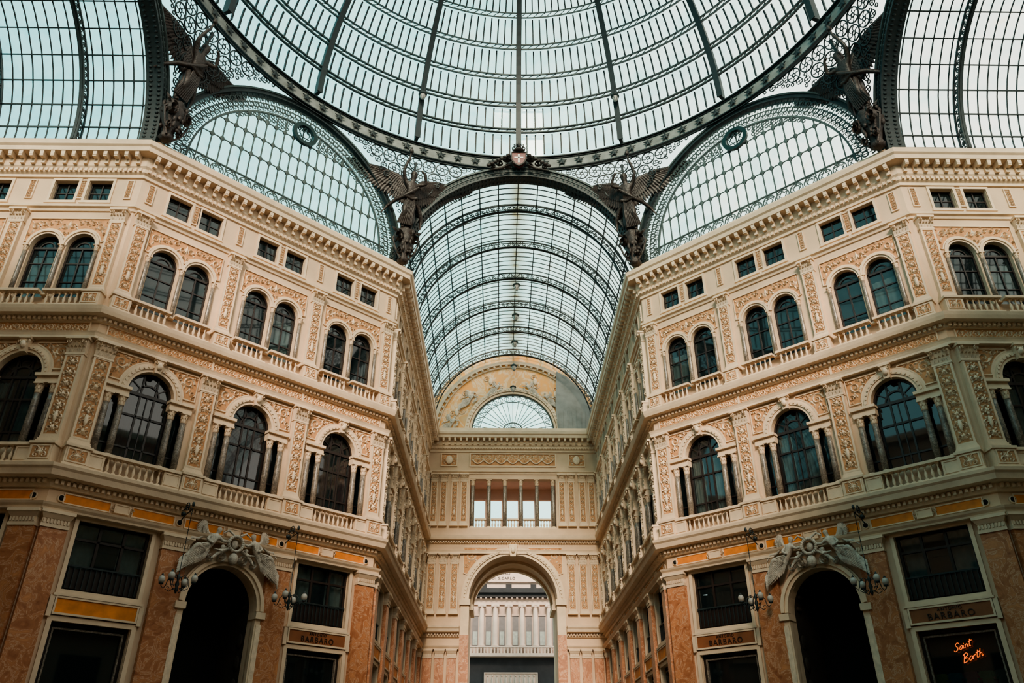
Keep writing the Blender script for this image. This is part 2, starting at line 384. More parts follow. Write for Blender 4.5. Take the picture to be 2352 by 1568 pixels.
def mk_pilaster(h,w,p=.22,caph=.85):
    a=MB(); zb=.35; zt=h-caph
    a.box(-w/2,w/2,-p,.02,zb,zt,TRIM)
    iw=w-.2
    a.framer(-w/2,w/2,zb,zt,.1,-p-.05,-p,TRIM); a.box(-iw/2,iw/2,-p-.012,-p,zb+.1,zt-.1,TERRA)
    r=MB(); relief_v(r,-iw/2,iw/2,zb+.15,zt-.12,-p-.012,RELIEF,.08)
    r.sphere(0,-p-.06,zb+.95,.1,.07,.3,RELIEF,8,5); r.sphere(0,-p-.08,zb+1.32,.07,.06,.09,RELIEF,8,5)
    b=MB(); b.box(-w/2-.1,w/2+.1,-p-.14,.02,0,.16,TRIM); b.box(-w/2-.06,w/2+.06,-p-.1,.02,.16,.26,TRIM); b.box(-w/2-.02,w/2+.02,-p-.05,.02,.26,.36,TRIM)
    c=MB(); z=zt; c.box(-w/2-.04,w/2+.04,-p-.07,.02,z-.04,z+.06,TRIM)
    c.taper(0,-p/2,z+.06,z+caph-.13,w*.96,p+.04,w*1.15,p+.25,RELIEF)
    for row,nn in ((0,5),(1,4)):
        for i in range(nn):
            x=(i-(nn-1)/2)*w*.22; zz=z+.08+row*caph*.28
            v=[(x-w*.09,-p-.05,zz),(x+w*.09,-p-.05,zz),(x+w*.10,-p-.12-.05*row,zz+caph*.26),(x-w*.10,-p-.12-.05*row,zz+caph*.26),(x,-p-.24-.04*row,zz+caph*.33)]
            c.add(v,[(0,1,2,3),(3,2,4)],RELIEF)
    for k in (-1,1): c.spiral(k*w*.45,z+caph*.68,.13,1.3,k,pi/2,-p-.2,.06,.06,RELIEF)
    c.box(-w*.64,w*.64,-p-.26,.02,z+caph-.13,z+caph,TRIM)
    return a.mesh('pilaster_shaft'),r.mesh('carved_relief'),b.mesh('pilaster_base'),c.mesh('pilaster_capital')
P1=mk_pilaster(5.3,.86); P2=mk_pilaster(5.1,.74,.18,.75)
def mk_pier(w):
    a=MB(); a.box(-w/2,w/2,-.28,-.01,.9,10.9,MARBLE)
    b=MB(); b.box(-w/2-.1,w/2+.1,-.4,-.01,0,.7,COLM); b.box(-w/2-.05,w/2+.05,-.34,-.01,.7,.9,TRIM)
    c=MB(); c.box(-w/2-.03,w/2+.03,-.33,-.01,10.85,11.0,TRIM); c.box(-w/2,w/2,-.29,-.01,11.0,11.22,RELIEF)
    c.taper(0,-.17,11.22,11.42,w,.32,w+.24,.56,TRIM); c.box(-w/2-.14,w/2+.14,-.47,-.01,11.42,11.55,TRIM)
    n=int(w/.13)
    for i in range(n): x=-w/2+w*(i+.5)/n; c.box(x-.035,x+.035,-.36,-.28,11.02,11.2,TRIM)
    return a.mesh('marble_shaft'),b.mesh('pier_base'),c.mesh('pier_capital')
PG=mk_pier(1.3); PGC=mk_pier(1.12)
def mk_baluster(h,r):
    m=MB(); m.box(-r,r,-r,r,0,.08*h,TRIM); m.box(-r,r,-r,r,.92*h,h,TRIM)
    m.lathe([(r*.6,.08*h),(r*.5,.14*h),(r*1.0,.33*h),(r*.9,.42*h),(r*.42,.66*h),(r*.42,.78*h),(r*.75,.82*h),(r*.5,.86*h),(r*.6,.92*h)],8,TRIM)
    return m.mesh('baluster')
BA=mk_baluster(.72,.085)
def mk_rail(x0,x1,h=.98):
    m=MB(); m.box(x0,x1,-.50,-.22,0,.13,TRIM); m.box(x0,x1,-.54,-.18,h-.13,h,TRIM); return m.mesh('balustrade_rail')
RAIL1=mk_rail(-2.25,2.25); RAIL2=mk_rail(-1.0,1.0)
def mk_solid(w=.85,h=.98):
    m=MB(); m.box(-w/2,w/2,-.46,-.24,.13,h-.13,TRIM); m.framer(-w/2+.05,w/2-.05,.2,h-.2,.05,-.49,-.46,TRIM); return m.mesh('solid_panel')
SOL1=mk_solid()
def mk_ped(w,h,p):
    m=MB(); m.box(-w/2,w/2,-p,.02,0,h,TRIM); m.box(-w/2-.05,w/2+.05,-p-.06,.02,0,.14,TRIM); m.box(-w/2-.06,w/2+.06,-p-.07,.02,h-.12,h,TRIM)
    m.framer(-w/2+.07,w/2-.07,.2,h-.18,.06,-p-.035,-p,TRIM); m.box(-w/2+.12,w/2-.12,-p-.012,-p,.24,h-.22,TERRA)
    r=MB()
    for k in (-1,1):
        for q in (-1,1): r.spiral(k*w*.17,h*.5+q*h*.12,w*.12,1.1,k*q,pi/2,-p-.012,.05,.07,RELIEF)
    r.leaf(0,h*.5,0,w*.5,h*.2,-p-.01,.07,RELIEF); r.leaf(0,h*.5,pi/2,h*.45,w*.16,-p-.01,.08,RELIEF)
    return m.mesh('pedestal_block'),r.mesh('carved_medallion')
PD1=mk_ped(1.05,1.02,.56); PD2=mk_ped(.92,.95,.5)
def mk_spandrel(k):
    g=MB(); arc=[(1.64*math.cos(a),1.64*math.sin(a)) for a in [math.radians(10+i*62/12) for i in range(13)]]
    poly=[(k*x,z) for x,z in arc]+[(k*.55,1.66),(k*2.22,1.66),(k*2.22,.28)]
    g.plate(poly,[],-.02,.02,TERRA); g.bar(M3(poly,-.04),.07,.08,TRIM,closed=True)
    r=MB()
    for (x,z,rr,d) in ((1.75,1.20,.32,1),(2.03,.66,.16,-1),(2.07,.40,.09,1),(1.22,1.43,.15,-1),(.90,1.53,.08,1),(2.08,1.52,.09,1)):
        r.spiral(k*x,z,rr,1.4,d*k,0,-.02,.08,rr*.42,RELIEF)
    for (x,z,a,l) in ((1.42,1.1,2.2,.36),(1.86,.85,-1.3,.3),(1.45,1.5,3,.3),(1.95,1.05,-.8,.2),(1.1,1.6,3.0,.25),(1.75,.72,1.2,.24),(1.6,1.56,0,.22),(1.55,.9,1.5,.25),(1.3,1.25,.6,.25),(1.93,1.5,.9,.2)):
        aa=a if k>0 else pi-a
        r.leaf(k*x,z,aa,l,l*.52,-.02,.09,RELIEF)
    return g.mesh('panel_ground'),r.mesh('carved_scrolls')
SPL=mk_spandrel(-1); SPR=mk_spandrel(1)
def mk_top2():
    g=MB(); poly=[(-2.12,.28),(-2.12,1.72),(2.12,1.72),(2.12,.28)]
    a=[math.radians(14+ i*(154-14)/14) for i in range(15)]
    ar=[(.95+1.03*math.cos(t),1.03*math.sin(t)) for t in a]; al=[(-x,z) for x,z in ar[::-1]]
    poly+=ar+al
    g.plate(poly,[],-.02,.02,TERRA); g.bar(M3(poly,-.04),.07,.08,TRIM,closed=True)
    r=MB()
    for k in (-1,1):
        for (x,z,rr,d) in ((.22,1.22,.19,1),(1.75,1.2,.24,-1),(.62,1.42,.13,-1),(1.32,1.38,.15,1),(2.0,.72,.09,1),(.97,1.38,.1,1),(.12,.75,.1,-1)):
            r.spiral(k*x,z,rr,1.4,d*k,0,-.02,.08,rr*.46,RELIEF)
        for (x,z,a_,l) in ((.45,1.1,2.4,.3),(.8,1.55,0,.25),(1.55,1.5,.3,.25),(1.85,.9,-1.2,.28),(1.15,1.25,.5,.2),(2.0,1.5,1,.2),(1.5,1.1,.9,.22),(.5,1.62,0,.22),(1.15,1.6,0,.22)):
            r.leaf(k*x,z,a_ if k>0 else pi-a_,l,l*.5,-.02,.09,RELIEF)
    r.leaf(0,1.3,pi/2,.6,.2,-.02,.12,RELIEF)
    return g.mesh('panel_ground'),r.mesh('carved_scrolls')
TP2=mk_top2()
def mk_panel(w,h,vert=False):
    g=MB(); g.box(-w/2,w/2,-.03,.02,0,h,TERRA); g.framer(-w/2-.05,w/2+.05,-.05,h+.05,.06,-.08,.02,TRIM)
    r=MB(); (relief_v if vert else relief_h)(r,-w/2+.03,w/2-.03,.04,h-.04,-.03,RELIEF,.06)
    return g.mesh('panel_ground'),r.mesh('carved_scrolls')
PA1=mk_panel(.30,1.15,True); FR=mk_panel(5.5,.52)
m=MB(); m.box(-1.0,1.0,-.05,.02,.13,.52,OCHRE); m.framer(-1.04,1.04,.09,.56,.05,-.08,.02,TRIM); INLS=m.mesh('orange_inlay')
c=MB(); c.box(-.36,.36,-.14,.02,.12,.52,TRIM); c.framer(-.36,.36,.12,.52,.05,-.17,-.14,TRIM)
for k in (-1,1): c.spiral(k*.42,.32,.13,1.2,k,0,-.12,.05,.06,RELIEF)
CART=c.mesh('stone_cartouche')
vm=MB(); vm.lathe([(.17,0),(.17,.06),(.13,.07)],14,TRIM); vm.lathe([(.12,.075),(.02,.076)],14,DARK); VENT=vm.mesh('round_vent')
PSP=8.75
def mk_portal():
    r=1.85; sp=PSP
    f=MB(); f.arcband(0,sp,r,r+.16,-.25,.5,TRIM,n=24); f.arcband(0,sp,r+.16,r+.34,-.36,.1,TRIM,n=24); f.arcband(0,sp,r+.34,r+.42,-.2,.1,TRIM,n=24)
    for k in (-1,1):
        x0,x1=sorted((k*r,k*(r+.42))); f.box(x0,x1,-.25,.1,0,sp-.35,TRIM); f.box(x0-.05,x1+.05,-.38,.4,sp-.35,sp-.05,TRIM)
        f.box(x0+.08,x1-.08,-.3,-.25,1.0,sp-.6,RELIEF)
    return f.mesh('portal_archivolt')
PORT=mk_portal()
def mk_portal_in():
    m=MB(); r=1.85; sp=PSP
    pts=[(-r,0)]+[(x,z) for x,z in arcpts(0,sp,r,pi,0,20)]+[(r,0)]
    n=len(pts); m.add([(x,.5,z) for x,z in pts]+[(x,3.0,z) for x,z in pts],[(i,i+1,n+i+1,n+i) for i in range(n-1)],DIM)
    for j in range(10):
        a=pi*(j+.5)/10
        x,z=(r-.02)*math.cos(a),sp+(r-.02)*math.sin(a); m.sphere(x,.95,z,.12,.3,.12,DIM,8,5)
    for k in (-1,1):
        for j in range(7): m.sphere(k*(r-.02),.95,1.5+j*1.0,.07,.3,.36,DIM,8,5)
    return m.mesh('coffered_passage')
PORTIN=mk_portal_in()

# ---------------------------------------------------------------- figures
def skin(name,vs,es,rs,m,sub=1,rough=0):
    me=bpy.data.meshes.new(name+'_skel'); me.from_pydata(vs,es,[]); o=bpy.data.objects.new(name,me); COL.objects.link(o)
    md=o.modifiers.new('Skin','SKIN'); sd=o.modifiers.new('Sub','SUBSURF'); sd.levels=sub; sd.render_levels=sub
    sv=me.skin_vertices[0].data
    for i,r in enumerate(rs):
        sv[i].radius=(r,r) if not isinstance(r,tuple) else r
        sv[i].use_root=(i==0)
    bpy.context.view_layer.update()
    ev=o.evaluated_get(bpy.context.evaluated_depsgraph_get()); out=bpy.data.meshes.new_from_object(ev)
    bpy.data.objects.remove(o); out.materials.clear(); out.materials.append(m)
    for p in out.polygons: p.use_smooth=True
    if rough:
        rn=random.Random(1)
        for v in out.vertices: v.co+=Vector((rn.uniform(-1,1),rn.uniform(-1,1),rn.uniform(-1,1)))*rough
    out.name=name; return out
def feather(mb,p,d,l,w,m,nrm=Vector((0,-1,0))):
    d=Vector(d).normalized(); p=Vector(p); sd=d.cross(nrm).normalized()
    pts=[p-sd*w*.25,p+sd*w*.25,p+d*l*.4+sd*w*.5,p+d*l*.8+sd*w*.42,p+d*l,p+d*l*.8-sd*w*.42,p+d*l*.4-sd*w*.5]
    mid=[p+nrm*.02,p+d*l*.5+nrm*.03,p+d*l*.95+nrm*.01]
    v=pts+mid+[q-nrm*.03 for q in pts]
    f=[(0,1,7),(1,2,8,7),(2,3,8),(3,4,9,8),(4,5,8,9),(5,6,8),(6,0,7,8)]+[(10,16,15,14,13,12,11)]+[(i,(i+1)%7,10+(i+1)%7,10+i) for i in range(7)]
    mb.add(v,f,m)
def mk_wing(k,m):
    mb=MB(); arm=[Vector((k*.08,.12,1.34)),Vector((k*.34,.20,1.68)),Vector((k*.80,.26,1.82)),Vector((k*1.34,.30,1.86))]
    mb.sweep(arm,[(.06*math.cos(i*pi/3),.06*math.sin(i*pi/3)) for i in range(6)],(0,1,0),m,False,True,[1.4,1.3,1.0,.5])
    n=26
    for row,(ls,wd,yy) in enumerate(((1.0,.12,0),(.66,.12,-.03),(.38,.11,-.05))):
        for i in range(n):
            u=i/(n-1); t=u*2.999; q=int(t); p=arm[q].lerp(arm[q+1],t-q); p=p+Vector((0,yy,-.02))
            a=math.radians(-92+ 98*u**1.1); l=(.44+.26*math.sin(pi*(.1+.8*u)))*ls
            feather(mb,p,(k*math.cos(a),0.05,math.sin(a)),l,wd,m)
    return mb.mesh('wing')
def mk_angel(m):
    vs=[(0,0,1.0),(.02,.01,1.16),(0,-.01,1.36),(0,0,1.5),(-.01,-.02,1.60),(-.02,-.05,1.70),(-.02,-.04,1.79),
        (.18,0,1.47),(.30,-.10,1.70),(.24,-.16,2.00),(.20,-.17,2.08),(-.18,0,1.45),(-.38,-.10,1.50),(-.26,-.18,1.76),(-.17,-.18,1.80),
        (.10,0,.93),(.15,-.18,.52),(.13,.02,.12),(.14,-.12,.06),(-.10,0,.93),(-.11,.02,.50),(-.14,.14,.12),(-.14,-.0,.06)]
    es=[(0,1),(1,2),(2,3),(3,4),(4,5),(5,6),(2,7),(7,8),(8,9),(9,10),(2,11),(11,12),(12,13),(13,14),(0,15),(15,16),(16,17),(17,18),(0,19),(19,20),(20,21),(21,22)]
    rs=[.125,.095,.135,.055,.08,.10,.055,.065,.05,.04,.045,.065,.05,.04,.045,.10,.075,.05,.045,.10,.075,.05,.045]
    body=skin('figure_body',vs,es,rs,m,1,.006)
    d=MB(); d.lathe([(.14,.22),(.18,.40),(.17,.65),(.155,.9),(.115,1.12)],30,m,0,.02,0,.20,6,5)
    for i in range(9):
        a=-.9+i*.22; d.tube([(.1*math.sin(a),-.12,1.1),(.16*math.sin(a)+.03,-.19,.65),(.24*math.sin(a)+.10,-.10,.15)],.024,m)
    d.tube([(-.18,-.05,1.35),(0,-.16,1.15),(.16,-.10,1.0),(.36,.10,.92),(.56,.22,.72),(.70,.28,.50)],.05,m,taper=[.8,1,1.2,1.3,.9,.3])
    d.tube([(-.1,.1,1.0),(-.28,.16,.85),(-.42,.24,.58),(-.44,.28,.28)],.065,m,taper=[.8,1.1,1,.3])
    d.tube([(-.15,-.1,.98),(.0,-.18,.9),(.18,-.14,.96)],.05,m)
    h=MB(); h.sphere(-.02,.0,1.75,.105,.11,.10,m,10,6); h.sphere(-.02,.10,1.71,.07,.07,.07,m,8,5); h.leaf(-.02,1.70,pi/2,.05,.03,-.14,.03,m)
    to=MB(); to.tube([(.20,-.17,2.05),(.19,-.18,2.2),(.18,-.18,2.3)],.03,m); to.lathe([(.03,2.26),(.07,2.32),(.05,2.38),(.01,2.46)],8,m,.18,-.18,0)
    return body,d.mesh('robe'),h.mesh('hair'),to.mesh('torch'),mk_wing(1,m),mk_wing(-1,m)
def mk_console(m):
    c=MB(); c.lathe([(.18,0),(.35,.12),(.26,.35),(.36,.8),(.56,1.2),(.60,1.45),(.46,1.6),(.56,1.75),(.48,1.9),(.25,2.0)],20,m,0,0,0,.10,6,3)
    rnd=random.Random(3)
    for i in range(26):
        a=rnd.uniform(pi*.9,2.1*pi); z=rnd.uniform(.5,1.8); r=.34+.22*min(1,z/1.3)
        c.sphere(r*math.cos(a),r*math.sin(a),z,rnd.uniform(.06,.13),rnd.uniform(.06,.12),rnd.uniform(.08,.2),m,7,5)
    for k in (-1,1):
        c.spiral(k*.5,1.3,.32,1.6,k,pi/2,-.42,.18,.15,m); c.spiral(k*.34,.5,.2,1.4,-k,pi/2,-.3,.12,.1,m)
        c.tube([(k*.45,-.4,1.6),(k*.8,-.3,1.2),(k*.58,-.3,.6),(k*.25,-.25,.15)],.065,m)
        c.leaf(k*.7,1.75,k*.5,.5,.2,-.3,.1,m)
    return c.mesh('console')
ANG=mk_angel(BRONZE); CON=mk_console(BRONZE)
def mk_reclining():
    vs=[(1.15,0,.62),(.98,-.06,.86),(.86,-.10,1.10),(.80,-.10,1.25),(.76,-.12,1.34),(.73,-.15,1.46),(.72,-.14,1.54),
        (.72,-.20,1.14),(.56,-.24,.98),(.34,-.24,1.02),(.26,-.24,1.05),(1.0,-.05,1.18),(1.18,-.16,.98),(1.02,-.28,.86),(.94,-.30,.84),
        (1.24,-.14,.58),(1.56,-.30,.70),(1.82,-.18,.30),(1.93,-.22,.16),(1.24,.0,.50),(1.60,-.06,.34),(1.92,-.06,-.10),(2.03,-.1,-.24)]
    es=[(0,1),(1,2),(2,3),(3,4),(4,5),(5,6),(2,7),(7,8),(8,9),(9,10),(2,11),(11,12),(12,13),(13,14),(0,15),(15,16),(16,17),(17,18),(0,19),(19,20),(20,21),(21,22)]
    rs=[.19,.15,.19,.07,.095,.125,.07,.085,.065,.05,.055,.085,.065,.05,.055,.16,.12,.075,.055,.15,.11,.07,.055]
    b=skin('figure_body',vs,es,rs,WHITE,1,.006)
    w=MB()
    for i in range(15):
        t=i/14; p=(.95+.22*t,.06,1.16+.10*t); a=math.radians(-5+t*88); l=.50+.16*math.sin(t*3)
        feather(w,p,(math.cos(a),.1,math.sin(a)),l,.085,WHITE); feather(w,(p[0],.01,p[2]),(math.cos(a),.05,math.sin(a)),l*.62,.085,WHITE); feather(w,(p[0],-.04,p[2]),(math.cos(a),.05,math.sin(a)),l*.34,.085,WHITE)
    dr=MB()
    for i in range(9): dr.tube([(1.05+.03*i,-.2,.80-.05*i),(1.4,-.34+.02*i,.74-.07*i),(1.75+.03*i,-.26,.42-.09*i),(2.1,-.12,.05-.06*i)],.04,WHITE)
    for i in range(7): dr.tube([(1.0+.05*i,-.14,.6),(1.15+.06*i,-.24,.3-.02*i),(1.3+.1*i,-.14,.12-.06*i)],.036,WHITE)
    dr.sphere(.56,-.16,.60,.14,.12,.12,WHITE,8,5); dr.sphere(.5,-.18,.78,.095,.09,.10,WHITE,8,5); dr.tube([(.55,-.18,.6),(.72,-.22,.45),(.9,-.18,.28)],.08,WHITE,taper=[1,.9,.5]); dr.tube([(.55,-.2,.64),(.38,-.24,.80)],.05,WHITE)
    dr.tube([(1.3,.0,1.1),(1.5,-.05,.95),(1.75,-.05,.95),(1.95,-.02,.75)],.06,WHITE,taper=[.6,1,1,.3])
    return b,w.mesh('wing'),dr.mesh('drapery')
REC=mk_reclining()
def mk_wreath():
    m=MB()
    for i in range(22):
        a=2*pi*i/22; m.sphere(.31*math.cos(a),-.2,.31*math.sin(a),.075,.08,.075,WHITE,7,5)
    m.sphere(0,-.1,0,.16,.08,.2,WHITE,12,6)
    for k in (-1,1):
        m.tube([(k*.3,-.2,-.25),(k*.55,-.2,-.4),(k*.9,-.2,-.35)],.07,WHITE,taper=[1,1,.4]); m.tube([(k*.15,-.2,.35),(k*.4,-.2,.5),(k*.62,-.2,.35)],.05,WHITE,taper=[1,1,.4])
        m.spiral(k*.5,-.62,.22,1.5,k,pi/2,-.05,.14,.1,WHITE); m.spiral(k*.95,-.72,.16,1.4,-k,pi/2,-.05,.12,.08,WHITE)
    m.sphere(0,-.16,-.62,.2,.18,.26,WHITE,10,6)
    return m.mesh('wreath')
WRE=mk_wreath()

def mk_lamp():
    iron=MB()
    iron.tube([(0,0,-.3),(0,-.5,-.1),(0,-1.15,0)],.028,IRON,(1,0,0)); iron.tube([(0,0,.2),(0,-.6,.25),(0,-1.15,.0)],.022,IRON,(1,0,0))
    pts=[(0,-.55+.24*math.cos(a)*(1-a/14),.25+.24*math.sin(a)*(1-a/14)) for a in [i*.5 for i in range(24)]]
    iron.tube(pts,.022,IRON,(1,0,0)); iron.sphere(0,-1.15,.25,.07,.07,.12,IRON,8,5); iron.sphere(0,-.2,.0,.12,.12,.12,IRON,8,5)
    rod=MB(); rod.tube([(0,-1.15,0),(0,-1.15,-3.0)],.016,IRON,(1,0,0))
    for i in range(8): rod.sphere(0,-1.15,-.2-i*.37,.03,.03,.04,IRON,6,4)
    arm=MB(); arm.lathe([(.03,.5),(.08,.35),(.04,.2),(.10,.05),(.05,-.1),(.08,-.2),(.02,-.35)],10,IRON)
    for k in range(4):
        a=pi/4+k*pi/2; c,s_=math.cos(a),math.sin(a)
        P=[(.05,.3),(.25,.42),(.45,.25),(.5,0),(.58,-.12),(.70,-.02),(.72,.08)]
        arm.tube([(r*c,r*s_,z) for r,z in P],.02,IRON,(0,0,1))
        P=[(.1,-.1),(.3,-.25),(.5,-.15),(.42,-.02),(.32,-.1)]; arm.tube([(r*c,r*s_,z) for r,z in P],.017,IRON,(0,0,1))
    gl=MB(); gl.sphere(0,0,.17,.145,.145,.175,GLOBE,12,8); cap=MB(); cap.lathe([(.09,-.04),(.11,.02),(.06,.05)],10,IRON); cap.lathe([(.07,.31),(.05,.38),(.01,.44)],10,IRON)
    return iron.mesh('wall_bracket'),rod.mesh('hanging_rod'),arm.mesh('scroll_arms'),gl.mesh('glass_globe'),cap.mesh('globe_fitting')
LMP=mk_lamp()
def lamp(F,s,h):
    M=F@T(s,-.30,h)
    o=thing('wall_lantern',LMP[0],[('hanging_rod',LMP[1])],M,'wrought iron hanging lantern with four white glass globes on marble pier','lamp','globe lanterns of the rotunda')
    a=ob('scroll_arms',LMP[2],T(0,-1.15,-3.4),o)
    for k in range(4):
        an=pi/4+k*pi/2; g=ob('glass_globe',LMP[3],T(.72*math.cos(an),.72*math.sin(an),.10),a); g['label']='white opal glass globe'
        ob('globe_fitting',LMP[4],T(.72*math.cos(an),.72*math.sin(an),.10),a)

def text_mesh(s,size,m,ext=.02,name='lettering'):
    cu=bpy.data.curves.new('txt','FONT'); cu.body=s; cu.size=size; cu.align_x='CENTER'; cu.align_y='CENTER'; cu.extrude=ext; cu.space_character=1.25
    o=bpy.data.objects.new('txt',cu); COL.objects.link(o); bpy.context.view_layer.update()
    me=bpy.data.meshes.new_from_object(o.evaluated_get(bpy.context.evaluated_depsgraph_get())); bpy.data.objects.remove(o)
    me.materials.clear(); me.materials.append(m); me.name=name; return me

# ---------------------------------------------------------------- facade builder
rnd=random.Random(11)
TXA=text_mesh('ANTONIO',.19,SIGNL); TXB=text_mesh('BARBARO',.38,SIGNL)
def facade(F,L,cs,sx,types,wname,wlabel):
    mb=MB(); bounds=[0]+[(cs[i]+cs[i+1])/2 for i in range(len(cs)-1)]+[L]
    for i,c in enumerate(cs):
        holes=[]
        holes.append(shift(pall(),c,12.8,sx))
        for k in (-1,1):
            holes.append(shift(archo(.75,3.05),c+k*.95*sx,20.6,sx)); holes.append(shift(rect(-.65,.65,0,1.3),c+k*.95*sx,26.6,sx))
        if types[i]=='portal': holes.append(shift(archo(1.85,PSP-.02),c,-1.58,sx))
        else:
            holes.append(shift(rect(-1.65,1.65,0,MZH),c,MZ0,sx)); holes.append(shift(rect(-1.65,1.65,0,SHH),c,-1.58,sx))
        mb.plate(rect(bounds[i],bounds[i+1],-1.6,28.6),holes,0,.5,CREAM,TRIM)
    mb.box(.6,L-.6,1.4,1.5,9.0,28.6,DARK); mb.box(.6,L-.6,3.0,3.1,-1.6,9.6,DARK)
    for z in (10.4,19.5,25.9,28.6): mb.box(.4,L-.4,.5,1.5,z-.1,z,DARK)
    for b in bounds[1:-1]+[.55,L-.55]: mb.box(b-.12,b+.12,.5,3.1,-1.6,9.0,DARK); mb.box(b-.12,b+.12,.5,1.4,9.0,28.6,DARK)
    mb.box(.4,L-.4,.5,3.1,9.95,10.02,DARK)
    wall=struct(wname,mb,F,wlabel,'wall')
    def P(s,h): return F@T(s,0,h)@SC(sx,1,1)
    def Q(s,h): return T(s,0,h)@SC(sx,1,1)
    pil=[bounds[i] for i in range(1,len(bounds)-1)]
    corners=[.55,L-.55]
    for s in pil+corners:
        thing('carved_pilaster',P1[0],[('carved_relief',P1[1]),('pilaster_base',P1[2]),('pilaster_capital',P1[3])],P(s,12.87),'cream stone pilaster with carved scrollwork on terracotta ground, lower storey','pilaster','first floor pilasters')
        thing('carved_pilaster',P2[0],[('carved_relief',P2[1]),('pilaster_base',P2[2]),('pilaster_capital',P2[3])],P(s,20.73),'slim cream stone pilaster with carved scrollwork, upper storey','pilaster','second floor pilasters')
        wpart(wall,'carved_pedestal',PD1[0],Q(s,11.85),[('carved_medallion',PD1[1])])
        wpart(wall,'carved_pedestal',PD2[0],Q(s,19.78),[('carved_medallion',PD2[1])])
        wpart(wall,'relief_panel',PA1[0],Q(s,26.75),[('carved_scrolls',PA1[1])])
    for s in pil: thing('marble_pier',PG[0],[('pier_base',PG[1]),('pier_capital',PG[2])],P(s,-1.6),'orange veined marble pier with cream moulded capital','pier','ground floor piers')
    for s in corners: thing('marble_pier',PGC[0],[('pier_base',PGC[1]),('pier_capital',PGC[2])],P(s,-1.6),'orange veined marble corner pier with cream moulded capital','pier','ground floor piers')
    for s in pil+corners: wpart(wall,'round_vent',VENT,Q(s,10.6)@RX(pi/2))
    for i,c in enumerate(cs):
        parts=[('window_frame',W1[0]),('glass_pane',W1[1]),('arched_surround',W1[2]),('keystone',W1[3])]
        q=rnd.random(); lab='dark wooden three-light arched window with carved keystone'
        if q<.45: parts+=[('curtain',W1[4],None,'pale curtain'),('curtain',W1[5],None,'pale curtain')]; lab+=' and pale curtains'
        elif q<.6: parts+=[('curtain',W1[6],None,'dark red curtain'),('curtain',W1[7],None,'dark red curtain')]; lab+=' and dark red curtains'
        thing(num('window'),None,parts,P(c,12.8),lab,'window',kind='structure')
        for x in (-1.93,-1.24,1.24,1.93):
            thing('window_column',C1[0],[('column_base',C1[1]),('column_capital',C1[2])],P(c+x*sx,12.8)@T(0,.02,0),'veined grey marble column with cream leafy capital beside arched window','column','first floor window columns')
        for sp_ in (SPL,SPR): wpart(wall,'relief_panel',sp_[0],Q(c,16.35),[('carved_scrolls',sp_[1])])
        b=thing('balustrade',RAIL1,[('solid_panel',SOL1,T(-1.82,0,0)),('solid_panel',SOL1,T(1.82,0,0))],P(c,11.85),'cream stone balustrade under arched window','balustrade','first floor balustrades')
        for j in range(9): ob('baluster',BA,T(-1.2+j*.3,-.36,.13),b)
        for k in (-1,1):
            parts=[('window_frame',W2[0]),('glass_pane',W2[1]),('arched_surround',W2[2])]
            if rnd.random()<.3: parts.append(('curtain',W2[3],None,'pale curtain'))
            thing(num('window'),None,parts,P(c+k*.95*sx,20.6),'narrow dark wooden arched window in cream moulded surround','window',kind='structure')
            b=thing('balustrade',RAIL2,[],P(c+k*1.1*sx,19.8),'short cream stone balustrade under paired arched windows','balustrade','second floor balustrades')
            for j in range(6): ob('baluster',BA,T(-.75+j*.3,-.36,.13),b)
            thing(num('window'),None,[('window_frame',WA[0]),('glass_pane',WA[1]),('stone_surround',WA[2])],P(c+k*.95*sx,26.6),'small square dark attic window in cream surround','window',kind='structure')
        for x in (-1.86,0,1.86):
            thing('window_column',C2[0],[('column_base',C2[1]),('column_capital',C2[2])],P(c+x*sx,20.6)@T(0,-.06,0),'thin veined marble column between paired arched windows','column','second floor window columns')
        wpart(wall,'relief_panel',TP2[0],Q(c,23.65),[('carved_scrolls',TP2[1])])
        wpart(wall,'relief_panel',FR[0],Q(c,18.6),[('carved_scrolls',FR[1])])
        wpart(wall,'relief_panel',PA1[0],Q(c,26.75),[('carved_scrolls',PA1[1])])
        wpart(wall,'frieze_cartouche',CART,Q(c,10.3),[('orange_inlay',INLS,T(-1.52,0,0)),('orange_inlay',INLS,T(1.52,0,0))])
        if types[i]=='portal':
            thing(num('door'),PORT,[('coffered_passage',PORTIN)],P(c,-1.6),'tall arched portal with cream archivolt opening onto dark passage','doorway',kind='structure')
            for k in (-1,1):
                thing('portal_figure',REC[0],[('wing',REC[1]),('drapery',REC[2])],F@T(c,-.38,8.80)@SC(k*1.2,1.1,1.2),'white marble winged figure reclining on arched portal','sculpture','portal figures')
            thing('stone_wreath',WRE,[],F@T(c,-.36,9.98)@SC(1.15,1.3,1.15),'white marble wreath on crown of arched portal','sculpture')
        else:
            parts=[('window_frame',WM[0]),('glass_pane',WM[1]),('stone_surround',WM[2])]
            if rnd.random()<.6: parts+=[('curtain',WM[3],None,'pale curtain'),('curtain',WM[3],T(2.0,0,0),'pale curtain')]
            thing(num('window'),None,parts,P(c,MZ0),'wide dark wooden mezzanine window with iron railing','window',kind='structure')
            thing(num('door'),None,[('shop_frame',WS[0]),('glass_pane',WS[1]),('stone_surround',WS[2])],P(c,-1.6),'dark glazed shopfront between marble piers','shopfront',kind='structure')
            sm=MB(); t=types[i]
            sm.box(-1.7,1.7,-.14,.02,6.02,6.58,OCHRE if t=='blank' else SIGNB); sm.framer(-1.78,1.78,5.94,6.66,.08,-.18,.02,TRIM)
            parts=[]
            if t=='sign': parts=[('lettering',TXA,T(0,-.15,6.47)@RX(pi/2)),('lettering',TXB,T(0,-.15,6.20)@RX(pi/2))]
